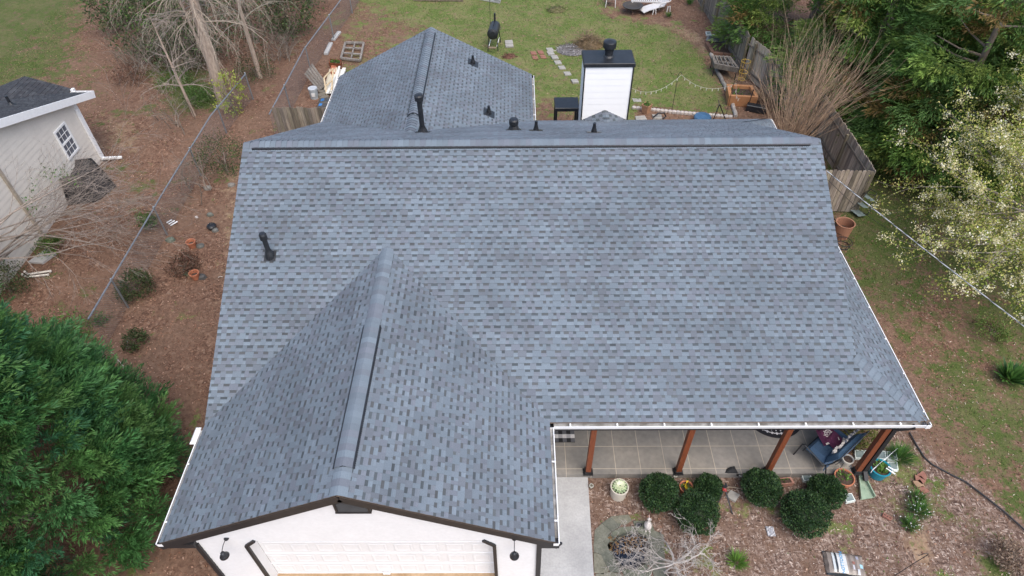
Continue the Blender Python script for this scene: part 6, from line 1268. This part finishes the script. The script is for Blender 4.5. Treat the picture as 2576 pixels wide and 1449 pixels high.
# blue ball, hose
c = at(1768, 294, .2); mb = MB(); mb.lathe([(.05, 0), (.3, .05), (.38, .18), (.34, .24), (.05, .3)], 16); single('blue_basin', mb, pm('blue_plastic', (.05, .12, .22), .4), 'dusty blue upturned basin behind the back gutter', 'basin', (c.x, c.y, 0)); mb = MB(); c = at(1660, 298); mb.tube([(-.3, 0, .05), (-.1, .05, .22), (.15, .03, .25), (.25, 0, .1), (.1, -.1, .05)], .035, 7); single('garden_hose', mb, MT['blackm'], 'black coiled hose end right of the chimney', 'hose', c)
# black table beside the chimney
a = atY(1394, 245, 22.0); o = thing('patio_counter', 'black box-topped counter on legs left of the chimney', 'counter', (1.85, 22.2, 0)); tz = at(1424, 258, 0).z
zt = 2.0; q = [at(1394, 272, zt), at(1456, 272, zt), at(1456, 244, zt), at(1396, 244, zt)]; c = sum(q, Vector())/4; o.location = (c.x, c.y, 0); w_, d_ = (q[1]-q[0]).length, (q[3]-q[0]).length; mb = MB(); mb.box((0, 0, zt-.08), (w_, d_, .16), bev=.02); link('top', mb, MT['blackm'], o)
for sx in (-1, 1):
    for sy in (-1, 1): mb = MB(); mb.box((sx*(w_/2-.06), sy*(d_/2-.06), (zt-.16)/2), (.09, .09, zt-.16)); link('leg', mb, MT['blackm'], o)
# lounger, chair, fire pit, railing
WP = pm('white_resin', (.6, .59, .58), .4, .08, 6)
c = at(1655, 24, .2); o = thing('sun_lounger', 'white plastic sun lounger at the top edge of the yard', 'lounger', (c.x, c.y+.25, 0), math.radians(22))
mb = MB(); prof = [(-1.0, .18), (-.7, .26), (-.2, .32), (.25, .34)]
for (xa, za), (xb, zb) in zip(prof[:-1], prof[1:]): mb.beam((xa, 0, za), (xb, 0, zb), .6, .035)
link('seat', mb, WP, o); mb = MB()
for k in range(6): y = -.27+.108*k; mb.beam((.2, y, .34), (.75, y, .9), .085, .025)
mb.beam((.75, -.3, .9), (.75, .3, .9), .03, .06); link('backrest', mb, WP, o)
for sy in (-1, 1):
    mb = MB(); mb.tube([(-.1, sy*.32, .33), (.0, sy*.36, .55), (.5, sy*.36, .58), (.62, sy*.34, .7)], .03, 6); link('armrest', mb, WP, o)
    for xx in (-.35, .55): mb = MB(); mb.tube([(xx-.06, sy*.3, .3), (xx-.1, sy*.33, 0)], [.04, .025], 6); mb.tube([(xx+.06, sy*.3, .3), (xx+.1, sy*.33, 0)], [.04, .025], 6); link('leg', mb, WP, o)
c = at(1538, 22, .0); o = thing('plastic_chair', 'white plastic garden chair left of the fire pit', 'chair', (c.x, c.y+.45, 0), math.radians(-8)); mb = MB(); mb.box((0, 0, .42), (.48, .48, .04), bev=.015); link('seat', mb, WP, o); mb = MB()
for k in range(5): mb.beam((-.2+.1*k, .22, .44), (-.2+.1*k, .34, .86), .07, .02)
mb.beam((-.24, .34, .86), (.24, .34, .86), .03, .06); link('backrest', mb, WP, o)
for sx in (-1, 1):
    mb = MB(); mb.tube([(sx*.27, -.22, .64), (sx*.27, .2, .66), (sx*.24, .28, .7)], .025, 6); link('armrest', mb, WP, o)
    for sy in (-1, 1): mb = MB(); mb.tube([(sx*.22, sy*.2, .64 if sy < 0 else .42), (sx*.27, sy*.28, 0)], [.03, .02], 6); link('leg', mb, WP, o)
c = at(1591, 22, .2); o = thing('fire_pit', 'dark round fire bowl on short legs between chair and lounger', 'fire pit', (c.x, c.y, 0)); mb = MB(); mb.lathe([(.12, .2), (.35, .24), (.5, .34), (.56, .38), (.56, .4), (.48, .39), (.3, .3), (.02, .28)], 24, col=(.05, .045, .04)); link('bowl', mb, MT['any'], o)
for a in (.5, 2.6, 4.7): mb = MB(); mb.tube([(.22*math.cos(a), .22*math.sin(a), .24), (.34*math.cos(a), .34*math.sin(a), 0)], .02, 6, (.2, .1, .07)); link('leg', mb, MT['any'], o)
a, b = at(1588, 2, .45), at(1665, 4, .45); a.z = b.z = 0; o = thing('white_bench', 'white slatted bench cut off by the top edge behind the fire bowl', 'bench', a); d = b-a; u = d.normalized(); v = Vector((-u.y, u.x, 0)); mb = MB()
for k in range(15): p = u*(d.length*(k+.5)/15); mb.beam(p+Vector((0, 0, .45)), p+v*.5+Vector((0, 0, .45)), .07, .03)
mb.beam(Vector((0, 0, .43)), d+Vector((0, 0, .43)), .05, .07); mb.beam(v*.5+Vector((0, 0, .43)), d+v*.5+Vector((0, 0, .43)), .05, .07); link('seat', mb, WP, o)
for p in (u*.08, d-u*.08, u*.08+v*.45, d-u*.08+v*.45): mb = MB(); mb.beam(p+Vector((0, 0, .42)), p, .06, .06, up=(0, 1, 0)); link('leg', mb, WP, o)
# sunflower ornament
c = at(1826, 72); o = thing('sunflower_ornament', 'metal sunflower garden ornament with green leaves by the evergreen', 'garden ornament', (c.x, c.y, 0)); mb = MB(); mb.tube([(0, 0, -.1), (.0, 0, .9)], .014, 6, (.05, .15, .05))
for k, (a, z) in enumerate(((.4, .3), (2.8, .45), (4.6, .6), (3.6, .12), (5.7, .1))): u = Vector((math.cos(a), math.sin(a), .3)); v = Vector((-math.sin(a), math.cos(a), 0))*.06; p = Vector((0, 0, z)); mb.add([p, p+u*.12+v, p+u*.28, p+u*.12-v], [(0, 1, 2, 3)], (.06, .24, .12))
link('stem', mb, MT['any'], o)
fcz = Vector((0, -.02, .98)); nrm = Vector((0, -.75, .66)); R_ = nrm.to_track_quat('Z', 'Y').to_matrix(); mb = MB()
for k in range(14): a = 2*PI*k/14; u = R_ @ Vector((math.cos(a), math.sin(a), .1)); v = R_ @ Vector((-math.sin(a), math.cos(a), 0))*.05; mb.add([fcz+u*.06-v*.6, fcz+u*.06+v*.6, fcz+u*.16+v*.8, fcz+u*.21, fcz+u*.16-v*.8], [(0, 1, 2, 3, 4)], (.7, .42, .02))
link('petals', mb, MT['any'], o); mb = MB(); mb.add([fcz+R_ @ Vector((.085*math.cos(a), .085*math.sin(a), .02)) for a in np.linspace(0, 2*PI, 13)[:-1]]+[fcz+nrm*.04], [(k, (k+1) % 12, 12) for k in range(12)], (.08, .035, .015)); link('flower_centre', mb, MT['any'], o)
# left yard bits: stones, dark pot, sticks, wooden steps
for lb, x, y, r, cl in (('flat grey stone near the roof edge, beside the dark shrub', 582, 466, .16, (.2, .19, .17)), ('grey stone on the litter left of the flat stone', 522, 474, .17, (.22, .21, .19)), ('grey stone above the black pot', 528, 540, .13, (.13, .14, .12)), ('dark grey stone below the black pot', 541, 579, .15, (.14, .14, .13)), ('mossy grey stone left of the upper terracotta pot', 430, 604, .18, (.11, .13, .1)), ('dark stone right of the upper terracotta pot', 505, 620, .17, (.1, .1, .09)), ('dark stone right of the lower terracotta pot', 506, 697, .18, (.07, .07, .07)), ('green mossy stone left of the lower terracotta pot', 471, 690, .13, (.09, .12, .07)), ('small pale stone between the fence post and the black pot', 494, 546, .06, (.45, .42, .4))):
    c = at(x, y); mb = MB(); Rn = random.Random(x); k = 9; base = [(r*math.cos(2*PI*i/k)*Rn.uniform(.8, 1.2), r*.75*math.sin(2*PI*i/k)*Rn.uniform(.8, 1.2)) for i in range(k)]
    mb.prism(base, -.03, r*.35, cl, inset=.15); mb.prism([(x_*.82, y_*.82) for x_, y_ in base], r*.33, r*.55, cl, inset=.45); single('rock', mb, MT['any'], lb, 'rock', (c.x, c.y, 0), 0, 'rocks in the left yard')
c = at(532, 569, .1); mb = MB(); mb.lathe([(.09, 0), (.15, .04), (.17, .12), (.13, .17), (.08, .18), (.06, .15)], 14); single('black_pot', mb, MT['blackm'], 'small black pot on a rock in the left yard', 'pot', (c.x, c.y, 0))
c = at(427, 562); mb = MB()
for k in range(3): mb.beam((-.1+.1*k, -.08*k, .03), (.05+.12*k, .14-.05*k, .06), .05, .02)
single('white_debris', mb, MT['trim_white'], 'white broken plastic pieces at the foot of a fence post', 'debris', c)
o = thing('wooden_steps', 'weathered wooden step frame beside the cypress', 'steps', (0, 0, 0)); mb = MB()
for a, b, z0_, z1_ in (((225, 862), (280, 948), .75, .15), ((252, 870), (276, 944), .6, .1)): mb.beam(at(*a, z0_), at(*b, z1_), .07, .09, (.13, .105, .085))
link('rail', mb, MT['weather'], o); mb = MB()
for x in (232, 238, 243, 247, 251): a = at(x, 868, .7); b = at(x+4, 925+(x-232), .1); mb.beam(a, b, .035, .035, (.17, .14, .11))
link('balusters', mb, MT['weather'], o); mb = MB()
for k in range(3): a, b = at(252, 930+k*9, .28-.1*k), at(284, 934+k*8, .28-.1*k); mb.beam(a, b, .16, .035, (.12, .1, .08))
link('tread', mb, MT['weather'], o)
def stick(label, p0, p1, r, col, grp='fallen sticks on the litter', bend=.1):
    a, b = at(*p0), at(*p1); d = b-a; mb = MB(); mb.tube([Vector((0, 0, .02)), d*.5+Vector((-d.y, d.x, 0))*bend+Vector((0, 0, .05)), d+Vector((0, 0, .02))], [r, r*.9, r*.5], 5, col); return single('stick', mb, MT['twig'], label, 'stick', a, 0, grp)
stick('pale bent stick right of the wooden steps', (296, 905), (314, 950), .018, (.36, .33, .29)); stick('long thin brown stick beside the wooden steps', (272, 880), (300, 925), .014, (.28, .22, .18)); stick('short thick pale stick nearest the cypress', (298, 962), (320, 974), .03, (.28, .22, .2)); stick('thin stick lying right of the short thick one', (308, 935), (340, 965), .014, (.26, .2, .17), bend=.03)
stick('pale stick rising from the small dark shrub', (320, 857), (319, 880), .016, (.42, .38, .33)); stick('pale stick at the roof edge in the left yard', (549, 699), (562, 698), .014, (.45, .4, .35)); stick('curved pale stick beside the lower terracotta pot', (448, 668), (462, 688), .014, (.38, .34, .3), bend=.3)
stick('long pale stick beside the tripod', (1828, 1226), (1868, 1232), .008, (.45, .37, .27), bend=.02)
for k, (x, y, lb, r) in enumerate(((1500, 230, '', 0),)): pass
